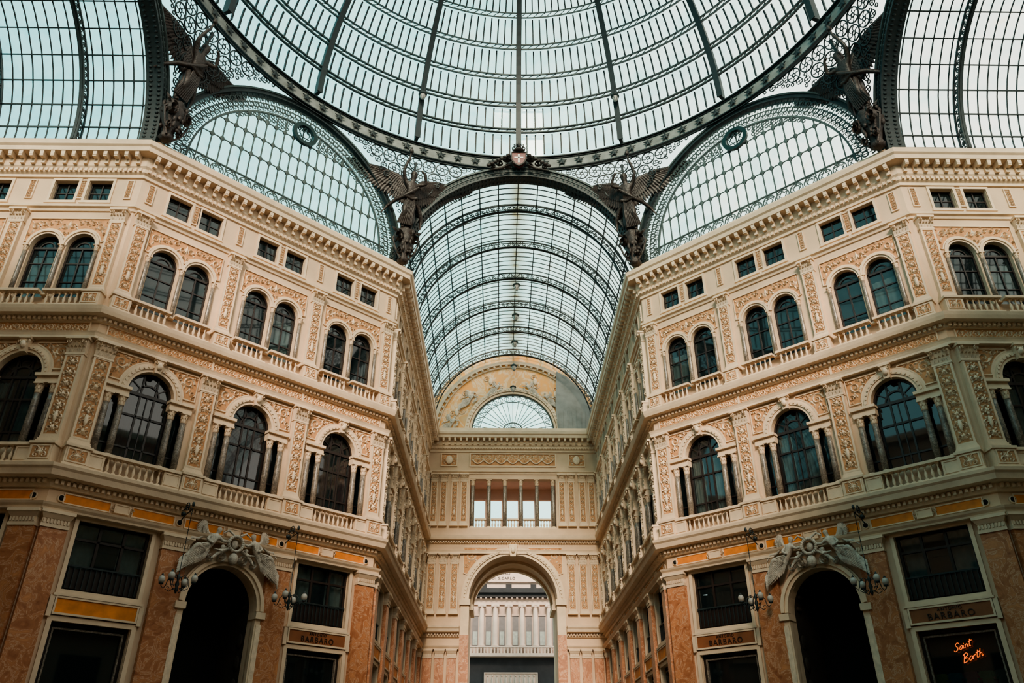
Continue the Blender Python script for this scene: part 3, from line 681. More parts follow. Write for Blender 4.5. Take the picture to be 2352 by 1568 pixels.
            thing('shop_sign',sm.mesh('sign_board'),parts,P(c,0),'brown shop sign board with dark lettering' if parts else 'plain orange stone panel between shopfront and mezzanine','sign','sign boards')
dc=[LD/2-5.35,LD/2,LD/2+5.35]
facade(F_NW,LD,dc,.955,['blank','portal','sign'],'wall_northwest','cream stucco diagonal facade with arched windows')
facade(F_NE,LD,dc,.955,['sign','portal','sign'],'wall_northeast','cream stucco diagonal facade with arched windows')
pn=(LN-1.4)/6
nc=[.7+pn*(i+.5) for i in range(6)]
facade(F_AW,LN,nc,pn/5.6,['blank']*6,'wall_arm_west','cream stucco gallery wall with rows of windows')
facade(F_AE,LN,[LN-c for c in nc][::-1],pn/5.6,['blank']*6,'wall_arm_east','cream stucco gallery wall with rows of windows')
wc=[LW-3.03-10.7,LW-3.03-5.35,LW-3.03]
facade(F_WN,LW,wc,.955,['blank']*3,'wall_side_west','cream stucco gallery wall with paired windows')
facade(F_EN,LW,[3.03,8.38,13.73],.955,['blank']*3,'wall_side_east','cream stucco gallery wall with paired windows')
for F in (F_NW,F_NE):
    for k in (-1,1): lamp(F,LD/2+k*2.75,10.9)

# ---------------------------------------------------------------- mouldings
def sweepprof(mb,path,prof,m):
    n=len(path); V=[];ns=[]
    for i in range(n-1):
        d=Vector(path[i+1])-Vector(path[i]); d.normalize(); ns.append(Vector((d.y,-d.x)))
    for i,p in enumerate(path):
        if i==0: mt=ns[0]
        elif i==n-1: mt=ns[-1]
        else: mt=(ns[i-1]+ns[i])/(1+ns[i-1].dot(ns[i]))
        for (q,h) in prof: V.append((p[0]+q*mt.x,p[1]+q*mt.y,h+ZC))
    k=len(prof); f=[]
    for i in range(n-1):
        for j in range(k-1): f.append((i*k+j,(i+1)*k+j,(i+1)*k+j+1,i*k+j+1))
    mb.add(V,f,m)
full=[(-XW,Y2),(-AP,Y2),(-A,YN),(-A,YE),(A,YE),(A,YN),(AP,Y2),(XW,Y2)]
pl=[(-XW,Y2),(-AP,Y2),(-A,YN),(-A,YE),(-4.7,YE)]; pr=[(4.7,YE),(A,YE),(A,YN),(AP,Y2),(XW,Y2)]
def along(path,sp,fn):
    for i in range(len(path)-1):
        a=Vector(path[i]);b=Vector(path[i+1]);L=(b-a).length; d=(b-a)/L; n=max(1,int(L/sp))
        for j in range(n):
            p=a+d*(L*(j+.5)/n); fn(frame(p.x,p.y,d.x,d.y),p)
cor=MB(); sweepprof(cor,full,[(0,28.1),(.1,28.12),(.1,28.3),(.22,28.4),(.22,28.62),(.32,28.75),(.32,29.33),(.85,29.36),(.88,29.62),(.98,29.72),(1.02,29.98),(.9,30.05),(.5,30.08),(.5,30.5),(-.6,30.5)],TRIM)
bk=MB(); bk.taper(0,-.56,.28,.60,.18,.42,.21,.50,TRIM); bk.box(-.10,.10,-.48,-.3,.04,.3,TRIM); bk.box(-.085,.085,-.80,-.7,.36,.56,TRIM); BK=bk.mesh('cornice_bracket')
co=struct('trim_1',cor,Matrix(),'heavy cream stone crowning cornice with brackets','cornice')
cands=[]
along(full,.56,lambda M,p: cands.append((M,p)))
cands.sort(key=lambda t:(t[1]-Vector((0,0))).length + (40 if abs(t[1].x)>30 else 0))
for M,p in cands[:100]: ob('cornice_bracket',BK,M@T(0,0,28.75),co)
rest=MB()
for M,p in cands[100:]:
    MM=M@T(0,0,28.75); rest.add([MM@Vector(v.co) for v in BK.vertices],[tuple(f.vertices) for f in BK.polygons],TRIM)
r_=ob('cornice_bracket',rest.mesh('cornice_bracket_row'),Matrix(),co); r_['kind']='stuff'
def dent(path,sp,z0,z1,p0,p1,w,co,m=TRIM):
    d=MB()
    def fn(M,p):
        b=MB(); b.box(-w/2,w/2,-p1,-p0,z0,z1,m); d.add([M@Vector(v) for v in b.v],b.f,m)
    along(path,sp,fn); o=ob('dentil_band',d.mesh('dentil_band'),Matrix(),co); o['kind']='stuff'
dent(full,.26,28.42,28.6,.2,.32,.14,co)
t2=MB(); sweepprof(t2,full,[(0,25.85),(.08,25.86),(.12,26.0),(.24,26.06),(.26,26.2),(0,26.24)],TRIM); struct('trim_2',t2,Matrix(),'cream stone string course below attic windows','moulding')
t3=MB(); sweepprof(t3,full,[(0,19.14),(.14,19.16),(.18,19.36),(.56,19.42),(.62,19.6),(.66,19.78),(0,19.8)],TRIM); o3=struct('trim_3',t3,Matrix(),'projecting cream stone ledge with dentils','moulding'); dent(full,.24,19.2,19.36,.16,.3,.13,o3)
t4=MB(); sweepprof(t4,full,[(0,18.17),(.3,18.19),(.3,18.3),(.34,18.42),(.38,18.5),(.0,18.53)],TRIM); struct('trim_4',t4,Matrix(),'cream stone moulding above first floor capitals','moulding')
t5=MB()
for p in (pl,pr): sweepprof(t5,p,[(0,10.95),(.14,10.97),(.2,11.1),(.2,11.28),(.62,11.36),(.68,11.6),(.76,11.7),(.78,11.84),(0,11.86)],TRIM)
o5=struct('trim_5',t5,Matrix(),'projecting cream stone ledge with dentils above ground floor','moulding'); dent(pl,.24,11.1,11.27,.18,.34,.13,o5); dent(pr,.24,11.1,11.27,.18,.34,.13,o5)
t6=MB()
for p in (pl,pr): sweepprof(t6,p,[(0,9.95),(.36,9.97),(.38,10.05),(.46,10.15),(.5,10.24),(0,10.27)],TRIM)
struct('trim_6',t6,Matrix(),'cream stone moulding above marble piers','moulding')

# ---------------------------------------------------------------- end wall
HC=30.1
def build_end():
    mb=MB(); W=2*A; c=A
    ar=3.95; sp=14.15
    arch=[(c-ar,-1.58),(c+ar,-1.58)]+[(x,z) for x,z in arcpts(c,sp,ar,0,pi,28)]
    mb.plate(rect(0,W,-1.6,28.6),[arch,rect(c-4.1,c+4.1,20.6,25.4)],0,.7,CREAM,TRIM)
    z0=30.35
    mb.plate([(-.5,28.6),(W+.5,28.6),(W+.5,HC)]+[(x,z) for x,z in arcpts(c,HC+.35,8.7,0,pi,30)]+[(-.5,HC)],[[(x,z) for x,z in arcpts(c,z0,4.3,0,pi,24)]],.1,.5,MURAL,TRIM)
    pts=[(c-ar,-1.6)]+[(x,z) for x,z in arcpts(c,sp,ar,pi,0,28)]+[(c+ar,-1.6)]
    n=len(pts); mb.add([(x,.6,z) for x,z in pts]+[(x,6.0,z) for x,z in pts],[(i,i+1,n+i+1,n+i) for i in range(n-1)],CREAM)
    mb.plate(rect(-6,W+6,-1.6,29),[arch,rect(c-4.6,c+4.6,20.0,25.6)],6.0,6.5,CREAM,TRIM)
    wall=struct('wall_north',mb,F_END,'cream end wall with grand archway, loggia and painted lunette','wall')
    a=MB()
    a.arcband(c,sp,ar,ar+.25,-.15,.3,TRIM,n=40); a.arcband(c,sp,ar+.25,ar+.55,-.28,.1,TRIM,n=40); a.arcband(c,sp,ar+.55,ar+.7,-.12,.1,TRIM,n=40)
    a.arcband(c,sp,ar-.25,ar,2.0,2.7,TRIM,n=40); a.arcband(c,sp,ar-.25,ar,5.1,5.8,TRIM,n=40)
    for i in range(41):
        t=pi*(i+.5)/41; a.sphere(c+(ar+.4)*math.cos(t),-.3,sp+(ar+.4)*math.sin(t),.08,.06,.08,RELIEF,6,4)
    for k in (-1,1):
        x0,x1=sorted((c+k*(ar-.05),c+k*(ar+.7))); a.box(x0,x1,-.2,.6,-1.6,sp-.5,TRIM); a.box(x0-.1,x1+.1,-.4,.8,sp-.5,sp,TRIM)
        a.box(x0-.02,x1+.02,-.23,-.19,-1.2,sp-3.0,MARBLE)
        x0,x1=sorted((c+k*(ar-.35),c+k*(ar+.05))); a.box(x0,x1,2,5.9,sp-.5,sp,TRIM)
    a.taper(c,-.25,sp+ar-.2,sp+ar+.9,.5,.5,.8,.6,TRIM); a.sphere(c,-.55,sp+ar+.35,.22,.2,.3,RELIEF)
    struct('trim_7',a,F_END,'cream moulded archivolt and imposts of grand archway','archway')
    for k in (-1,1):
        s=MB()
        arc=[(c+k*(ar+.75)*math.cos(t),sp+(ar+.75)*math.sin(t)) for t in [math.radians(28+i*44/10) for i in range(11)]]
        poly=arc+[(c+k*1.4,sp+4.65),(c+k*4.5,sp+4.65),(c+k*4.5,sp+2.3)]
        s.plate(poly,[],-.03,.02,TERRA); s.bar(M3(poly,-.05),.08,.08,TRIM,closed=True)
        r=MB()
        for (x,z,q) in ((3.85,3.9,.45),(3.0,4.3,.24),(4.25,3.0,.2),(2.4,4.45,.14),(4.3,4.45,.12)): r.spiral(c+k*x,sp+z,q,1.4,k,0,-.03,.08,q*.4,RELIEF)
        for (x,z,l) in ((3.4,3.5,.4),(2.7,4.1,.3),(4.0,3.3,.3),(3.4,4.45,.3)): r.leaf(c+k*x,sp+z,k*.8,l,l*.45,-.03,.09,RELIEF)
        wpart(wall,'relief_panel',s.mesh('panel_ground'),Matrix(),[('carved_scrolls',r.mesh('carved_scrolls'))])
    for k in (-1,1):
        for x in (5.3,6.35,7.4):
            M=F_END@T(c+k*x,0,12.87)@SC(.82,1,1)
            thing('carved_pilaster',P1[0],[('carved_relief',P1[1]),('pilaster_base',P1[2]),('pilaster_capital',P1[3])],M,'cream stone pilaster with carved scrollwork beside grand archway','pilaster','end wall pilasters')
            M=F_END@T(c+k*x,0,-1.6)@SC(.6,1,1); thing('marble_pier',PG[0],[('pier_base',PG[1]),('pier_capital',PG[2])],M,'narrow orange marble pier beside grand archway','pier','ground floor piers')
        for x in (4.65,5.55,6.6,7.5):
            M=F_END@T(c+k*x,0,20.75)@SC(.85,1,1)
            thing('carved_pilaster',P2[0],[('carved_relief',P2[1]),('pilaster_base',P2[2]),('pilaster_capital',P2[3])],M,'cream stone pilaster with carved scrollwork beside loggia','pilaster','end wall pilasters')
        cr=MB(); cr.box(-.75,.75,-.05,.02,0,1.2,TERRA); cr.framer(-.8,.8,-.05,1.25,.08,-.12,.02,TRIM)
        r=MB(); r.sphere(0,-.1,.6,.35,.12,.45,RELIEF,12,8)
        for q in (-1,1): r.spiral(q*.48,.6,.22,1.3,q,0,-.05,.08,.1,RELIEF); r.leaf(q*.45,.25,q*.6,.35,.16,-.05,.08,RELIEF); r.leaf(q*.45,.98,-q*.6,.35,.16,-.05,.08,RELIEF)
        wpart(wall,'relief_panel',cr.mesh('crest_panel'),T(c+k*6.2,0,26.7),[('carved_shield',r.mesh('carved_shield'))])
    sw=MB(); sw.box(-4.1,4.1,-.05,.02,0,1.25,TERRA); sw.framer(-4.2,4.2,-.06,1.31,.1,-.12,.02,TRIM)
    r=MB(); relief_h(r,-4.0,4.0,.55,1.2,-.05,RELIEF,.07)
    for i in range(7):
        x0=-3.95+i*1.13; P=[(x0+1.1*t,-.1,.62-.38*math.sin(pi*t)) for t in [j/8 for j in range(9)]]; r.tube(P,.065,RELIEF,(0,1,0),6); r.sphere(x0,-.1,.62,.09,.08,.11,RELIEF,8,5)
        r.spiral(x0+.55,.5,.12,1.3,1,0,-.05,.06,.05,RELIEF)
    wpart(wall,'relief_panel',sw.mesh('panel_ground'),T(c,0,26.68),[('carved_garlands',r.mesh('carved_garlands'))])
    lg=MB(); lg.box(c-4.6,c+4.6,.7,6.0,25.4,25.6,PINK); lg.box(c-4.6,c+4.6,.7,6.0,20.4,20.6,PINK)
    for k in (-1,1):
        x0,x1=sorted((c+k*4.5,c+k*4.7)); lg.box(x0,x1,.7,6.0,20.4,25.6,PINK)
    holes=[rect(c-3.95+i*1.62,c-3.95+i*1.62+1.25,20.65,24.3) for i in range(5)]
    lg.plate(rect(c-4.5,c+4.5,20.6,25.4),holes,3.0,3.4,PINK)
    struct('trim_9',lg,F_END,'pink plastered loggia interior with open rear windows','loggia')
    CL=mk_column(4.8,.2,COLM,TRIM,14)
    for x in (-3.85,-2.3,-.77,.77,2.3,3.85):
        thing('loggia_column',CL[0],[('column_base',CL[1]),('column_capital',CL[2])],F_END@T(c+x,.3,20.6),'grey-brown marble column with leafy capital in loggia','column','loggia columns')
    for i in range(5):
        b=thing('balustrade',mk_rail(-.55,.55),[],F_END@T(c-3.06+i*1.53,.65,20.6),'short cream balustrade between loggia columns','balustrade','loggia balustrades')
        for j in range(4): ob('baluster',BA,T(-.4+j*.27,-.36,.13),b)
    f=MB()
    f.arcband(c,z0,4.15,4.35,0,.4,TRIM,n=32)
    f.arcband(c,z0,4.02,4.15,.15,.35,IRONL,n=32); f.arcband(c,z0,3.3,3.35,.2,.3,IRONL,n=32); f.arcband(c,z0,1.0,1.08,.2,.3,IRONL,n=20); f.arcband(c,z0,.5,.55,.2,.3,IRONL,n=20)
    for i in range(1,18):
        t=pi*i/18; f.bar([(c+.5*math.cos(t),.25,z0+.5*math.sin(t)),(c+4.1*math.cos(t),.25,z0+4.1*math.sin(t))],.05,.05,IRONL)
        f.arcband(c+3.68*math.cos(t),z0+3.68*math.sin(t),.24,.28,.2,.3,IRONL,0,2*pi,10)
    f.box(c-4.2,c+4.2,.1,.4,z0-.15,z0,IRONL)
    g=MB(); g.plate([(x,z) for x,z in arcpts(c,z0,4.1,0,pi,24)],[],.28,.28,RGLASS)
    thing(num('window'),f.mesh('fan_frame'),[('glass_pane',g.mesh('glass_pane'))],F_END,'semicircular fan window with radiating iron bars','window',kind='structure')
    mf=MB(); mf.arcband(c,z0,4.4,4.8,-.12,.2,TRIM,n=36); mf.arcband(c,HC,7.75,8.1,-.1,.2,TRIM,n=36); mf.arcband(c,HC,7.4,7.5,-.05,.2,TRIM,n=36)
    for i in range(37):
        t=pi*(i+.5)/37; mf.sphere(c+4.6*math.cos(t),-.14,z0+4.6*math.sin(t),.11,.08,.11,RELIEF,6,4); mf.sphere(c+7.6*math.cos(t),-.1,HC+7.6*math.sin(t),.13,.08,.13,RELIEF,6,4)
    for t in (.35,.75,1.18,1.96,2.39,2.79):
        for q in (-1,1):
            a_=t+q*.05; rr=6.0+q*.38; mf.spiral(c+rr*math.cos(a_),z0+rr*math.sin(a_),.36,1.5,q,0,.1,.12,.14,RELIEF)
        mf.sphere(c+6.0*math.cos(t),.02,z0+6.0*math.sin(t),.22,.14,.4,RELIEF,8,5)
    struct('trim_8',mf,F_END,'cream moulded arch framing the painted lunette','moulding')
    for (x,z,k,s_) in ((-.7,34.9,-1,.95),(.7,34.9,1,.95),(-3.2,33.6,-1,1.1),(2.6,33.8,1,.9),(-5.0,30.9,-1,1.1)):
        thing('relief_figure',REC[0],[('wing',REC[1]),('drapery',REC[2])],F_END@T(c+x,0,z-.6)@SC(k*s_,.6,s_),'pale stucco winged figure in relief on painted lunette','sculpture','lunette figures')
    ne=MB(); pts=[(4.5,30.4),(8.3,30.4),(8.0,32.6),(7.0,34.8),(5.7,36.3),(4.5,37.0),(4.3,33)]
    ne.plate([(c+x,z) for x,z in pts],[],-.22,-.18,GREYNET,edge=True,back=True)
    for i in range(7): ne.box(c+4.6+i*.45,c+4.63+i*.45,-.25,-.2,30.6,32.5,GREYNET)
    thing('scaffold_netting',ne.mesh('netting_sheet'),[],F_END,'grey protective netting covering part of painted lunette','netting')
build_end()

# ---------------------------------------------------------------- roofs
def vault(M,L,ribs,gmat,label,dense=.62,dr=.5):
    root=thing('glass_vault',None,[],M,label,'glass roof','barrel vaults')
    def arc(r,n=40,a0=0.0,a1=pi): return [(r*math.cos(a0+(a1-a0)*i/n),HC+r*math.sin(a0+(a1-a0)*i/n)) for i in range(n+1)]
    g=MB(); P=arc(8.0+dr,36); k=len(P)
    g.add([(x,0,z) for x,z in P]+[(x,L,z) for x,z in P],[(i,i+1,k+i+1,k+i) for i in range(k-1)],gmat)
    ob('roof_glass',g.mesh('roof_glass'),Matrix(),root)
    b=MB(); n=int(L/dense)
    for j in range(n+1):
        y=L*j/n; pts=[(x,y,z) for x,z in arc(7.93+dr,26)]
        b.bar(pts,.055,.06,IRON,(0,1,0))
    o=ob('glazing_bars',b.mesh('glazing_bars'),Matrix(),root); o['kind']='stuff'
    pu=MB()
    for i in range(1,18):
        a=pi*i/18; r=7.86+dr; pu.bar([(r*math.cos(a),0,HC+r*math.sin(a)),(r*math.cos(a),L,HC+r*math.sin(a))],.07,.09,IRON,(math.cos(a),0,math.sin(a)))
    for k in (-1,1): pu.box(k*(7.8+dr)-.2,k*(7.8+dr)+.2,0,L,HC-.6,HC+.4,IRONL)
    ob('purlins',pu.mesh('purlins'),Matrix(),root)
    rb=MB(); ro,ri=7.80+dr,7.18+dr
    for r in (ro,ri): rb.bar([(x,0,z) for x,z in arc(r,44)],.10,.09,IRON,(0,1,0))
    rb.bar([(x,0,z) for x,z in arc(ri,44)],.05,.28,IRON,(0,1,0))
    m_=60
    for i in range(m_):
        a=pi*i/m_; a2=pi*(i+1)/m_; r1,r2=(ro,ri) if i%2 else (ri,ro)
        rb.bar([(r1*math.cos(a),0,HC+r1*math.sin(a)),(r2*math.cos(a2),0,HC+r2*math.sin(a2))],.055,.05,IRON,(0,1,0))
        am=pi*(i+.5)/m_; rm=(ro+ri)/2; rb.arcband(rm*math.cos(am),HC+rm*math.sin(am),.11,.16,-.02,.02,IRON,0,2*pi,8)
    RB=rb.mesh('rib_truss')
    for y in ribs: ob('rib_truss',RB,T(0,y,0),root)
    return root
RIB=[47.3+4.62*i for i in range(6)]
UP=.4
vault(frame(0,YN+.3,1,0)@T(0,0,UP),YE-YN-.3,[y-YN-.3 for y in RIB],RGLASSR,'long glazed barrel vault with dark iron lattice ribs',.62,.6)
vault(frame(-AP-.3,CY,0,1),LW,[3.6+4.8*i for i in range(3)],RGLASS,'glazed barrel vault over side gallery',.56,.1)
vault(frame(AP+.3,CY,0,-1),LW,[3.6+4.8*i for i in range(3)],RGLASS,'glazed barrel vault over side gallery',.56,.1)
def arch_girder(M,label,dr):
    g=MB(); zc=HC; g.arcband(0,zc,7.62+dr,8.25+dr,-.35,.4,IRON,n=56); g.arcband(0,zc,7.5+dr,7.64+dr,-.42,.5,IRON,n=56); g.arcband(0,zc,8.22+dr,8.36+dr,-.45,.5,IRONL,n=56); g.arcband(0,zc,7.9+dr,7.96+dr,-.40,.4,IRONL,n=56)
    for k in (-1,1):
        x0,x1=sorted((k*(7.6+dr),k*(8.3+dr))); g.box(x0,x1,-.35,.4,29.6,30.6,IRON)
    lf=MB()
    for i in range(90):
        t=pi*(i+.5)/90
        for yy in (-.2,.25): lf.sphere((7.5+dr)*math.cos(t),yy,zc+(7.5+dr)*math.sin(t),.08,.12,.08,IRON,6,4)
        lf.leaf((8.09+dr)*math.cos(t),zc+(8.09+dr)*math.sin(t),t,.22,.16,-.35,.06,IRONL)
        lf.leaf((7.76+dr)*math.cos(t),zc+(7.76+dr)*math.sin(t),t+pi/2,.22,.14,-.35,.06,IRONL)
    thing('iron_arch',g.mesh('arch_girder'),[('leaf_studs',lf.mesh('leaf_studs'),None,'stuff')],M,label,'arch','great arches')
arch_girder(frame(0,YN,1,0)@T(0,0,UP-.05),'great dark iron arch opening onto long gallery',.55)
arch_girder(frame(-AP,CY,0,1),'great dark iron arch opening onto side gallery',0)
arch_girder(frame(AP,CY,0,-1),'great dark iron arch opening onto side gallery',0)

def hexagram(mb,cx,cz,r,y,w,m,ring=True):
    for q in (0,1):
        pts=[(cx+r*math.cos(pi/2+q*pi+2*pi*i/3),y,cz+r*math.sin(pi/2+q*pi+2*pi*i/3)) for i in range(3)]
        mb.bar(pts+[pts[0]],w,w,m)
    if ring: mb.arcband(cx,cz,r,r+w*1.3,y-w/2,y+w/2,m,0,2*pi,20)
def lunette(F):
    M=F@T(LD/2,0,0); z0=31.0
    g=MB(); g.arcband(0,z0,8.0,8.2,-.22,.2,IRON,n=60); g.arcband(0,z0,7.90,8.0,-.28,.25,IRON,n=60); g.arcband(0,z0,8.18,8.32,-.28,.25,IRONL,n=60)
    for k in (-1,1):
        x0,x1=sorted((k*7.9,k*8.3)); g.box(x0,x1,-.22,.2,29.9,z0,IRON)
    root=thing('lunette_window',g.mesh('arch_frame'),[],M,'semicircular glazed lunette with lacy iron tracery on cornice','window','lunettes')
    la=MB(); la.arcband(0,z0,6.62,6.74,-.06,.06,IRONL,n=60)
    n=60
    for i in range(n):
        t=pi*(i+.5)/n; r=7.22; cx,cz=r*math.cos(t),z0+r*math.sin(t)
        la.arcband(cx,cz,.15,.22,-.03,.03,IRONL,0,2*pi,10)
        la.arcband(7.62*math.cos(t),z0+7.62*math.sin(t),.14,.21,-.03,.03,IRONL,t-pi*.6,t+pi*.6,8)
        la.bar([(6.7*math.cos(t),0,z0+6.7*math.sin(t)),(7.9*math.cos(t),0,z0+7.9*math.sin(t))],.04,.04,IRONL)
        t2=pi*(i+1)/n; la.spiral(6.95*math.cos(t2),z0+6.95*math.sin(t2),.15,1.2,1,t2,0,.03,.07,IRONL)
        la.leaf(7.75*math.cos(t2),z0+7.75*math.sin(t2),t2,.3,.14,0,.03,IRONL); la.leaf(7.38*math.cos(t2),z0+7.38*math.sin(t2),t2,.26,.14,0,.03,IRONL)
    for i in range(31):
        for j in range(1+int(3.4*(1-abs(i-15)/15.5))):
            if abs(i-15)<4 and j>0: continue
            t=pi/2+(i-15)*.050; r=6.45-j*.28; la.arcband(r*math.cos(t),z0+r*math.sin(t),.09,.14,-.03,.03,IRONL,0,2*pi,9)
    ob('tracery_border',la.mesh('tracery_border'),Matrix(),root)
    b=MB(); SPC=.62
    for i in range(-10,11):
        x=i*SPC
        if abs(x)<6.6:
            top=z0+math.sqrt(6.7**2-x*x); b.bar([(x,0,z0+.3),(x,0,top)],.075,.07,IRONL)
    for j in range(1,4):
        z=z0+.9+j*1.5; hw=math.sqrt(max(0,6.7**2-(z-z0)**2)); b.bar([(-hw,0,z),(hw,0,z)],.05,.05,IRONL)
        for i in range(-10,11):
            x=i*SPC
            if abs(x)<hw-.1:
                b.leaf(x,z,0,.36,.46,-.04,.03,IRONL); b.leaf(x,z,0,.36,.46,.04,-.03,IRONL)
                b.leaf(x+SPC/2,z,0,.5,.11,-.02,.02,IRONL)
    ob('glazing_bars',b.mesh('glazing_bars'),Matrix(),root)
    h=MB(); h.box(-7.9,7.9,-.1,.1,30.0,30.5,IRONL); h.box(-7.0,7.0,-.05,.05,31.5,31.58,IRONL); h.box(-7.2,7.2,-.05,.05,30.5,30.6,IRONL)
    for i in range(16): hexagram(h,-6.6+i*.88,31.05,.36,0,.05,IRONL)
    ob('hexagram_band',h.mesh('hexagram_band'),Matrix(),root)
    gl=MB(); gl.plate([(-7.9,30.3),(7.9,30.3)]+[(x,z) for x,z in arcpts(0,z0,7.9,0,pi,40)],[],.12,.12,RGLASS); ob('glass_pane',gl.mesh('glass_pane'),Matrix(),root)
    st=MB(); st.arcband(0,0,.62,.88,-.14,.08,GREENP,0,2*pi,28); hexagram(st,0,0,.62,-.02,.055,GREENP,False)
    return root,st.mesh('hexagram_ring')
for F in (F_NW,F_NE):
    r_,st=lunette(F)
    thing('hexagram_ring',st,[],F@T(LD/2,-.2,36.95),'dark green iron ring with six-pointed star fixed to lunette','emblem','star emblems')

RD=19.6; HB=40.6; HD=17.6
def dp(phi,t,dr=0):
    r=(RD+dr)*math.cos(t); return Vector((r*math.sin(phi),CY+r*math.cos(phi),ZC+HB+(HD+dr)*math.sin(t)))
ts=[math.radians(7.4*i) for i in range(11)]
dome=thing('glass_dome',None,[],T(0,CY,ZC+HB),'great glazed iron dome with sixteen ribs','dome')
inv=T(0,-CY,-ZC-HB)
def toinv(mb,name):
    mb.v=[tuple(inv@Vector(v)) for v in mb.v]; return mb.mesh(name)
g=MB(); nph=64; V=[]
for t in ts:
    for i in range(nph): V.append(dp(2*pi*i/nph,t,.25))
g.add(V,[(k*nph+i,k*nph+(i+1)%nph,(k+1)*nph+(i+1)%nph,(k+1)*nph+i) for k in range(len(ts)-1) for i in range(nph)],RGLASS)
ob('dome_glass',toinv(g,'dome_glass'),Matrix(),dome)
rb=MB(); tt=[ts[-1]*i/30 for i in range(31)]
pts=[dp(0,t,-.15) for t in tt]; refs=[(dp(0,t,1)-dp(0,t,0)) for t in tt]
rb.bar(pts,.24,.55,IRON,refs); rb.bar([dp(0,t,-.42) for t in tt],.40,.06,IRON,refs)
RBM=toinv(rb,'dome_rib')
for i in range(16): ob('dome_rib',RBM,RZ(2*pi*i/16),dome)
for k,t in enumerate(ts[1:]):
    q=MB(); n=96
    refs=[dp(2*pi*i/n,t,1)-dp(2*pi*i/n,t,0) for i in range(n)]
    for dt,dr_,w,d,mm in ((-.009,-.1,.06,.16,IRON),(.009,-.1,.06,.16,IRON),(-.009,-.2,.08,.04,IRONL),(.009,-.2,.08,.04,IRONL)):
        q.bar([dp(2*pi*i/n,t+dt,dr_) for i in range(n)],w,d,mm,refs,True)
    for i in range(192):
        a=2*pi*i/192
        if dp(a,t).y<CY-3: continue
        q.bar([dp(a,t-.009,-.1),dp(a+.0327,t+.009,-.1)],.05,.04,IRONL,dp(a,t,1)-dp(a,t,0))
    ob('dome_ring',toinv(q,'dome_ring'),Matrix(),dome)
b=MB()
for k in range(len(ts)-1):
    for i in range(16):
        for j in range(1,12):
            ph=2*pi*(i+j/12)/16; a=ts[k]+.014; c=ts[k+1]-.014
            if dp(ph,ts[k]).y<CY-4: continue
            p=[dp(ph,a,.1),dp(ph,(a+c)/2,.12),dp(ph,c,.1)]
            b.bar(p,.10,.12,IRON,dp(ph,a,1)-dp(ph,a,0))
o=ob('glazing_bars',toinv(b,'glazing_bars'),Matrix(),dome); o['kind']='stuff'
dr=MB(); n=128
def cyl(mb,r,h0,h1,m):
    mb.add([(r*math.sin(2*pi*i/n),r*math.cos(2*pi*i/n),h) for h in (h0,h1) for i in range(n)],[(i,(i+1)%n,n+(i+1)%n,n+i) for i in range(n)],m)
RINGM=mat('weathered_grey_ring_paint',(.20,.215,.20),.65,.3,1.5)
cyl(dr,19.7,0,1.15,RINGM)
for h,w,hh in ((0,.26,.08),(1.15,.26,.10),(-.2,.12,.05),(.12,.08,.03),(1.02,.08,.03)):
    dr.bar([(19.65*math.sin(2*pi*i/n),19.65*math.cos(2*pi*i/n),h) for i in range(n)],w,hh,IRON,(0,0,1),True)
drum=thing('drum_ring',dr.mesh('drum_band'),[],T(0,CY,ZC+39.3),'grey iron ring beam with dark stars under the dome','ring beam')
sm=MB(); v=[]
for i in range(10):
    r=.38 if i%2==0 else .155; a=pi/2+i*pi/5; v.append((r*math.cos(a),0,r*math.sin(a)))
v2=[(x,-.05,z) for x,y,z in v]; sm.add(v+v2+[(0,-.1,0)],[(10+i,10+(i+1)%10,20) for i in range(10)]+[(i,(i+1)%10,10+(i+1)%10,10+i) for i in range(10)],IRON)
SM=sm.mesh('star')
for i in range(96):
    a=2*pi*(i+.5)/96; ob('star',SM,RZ(-a)@T(0,19.60,.57),drum)

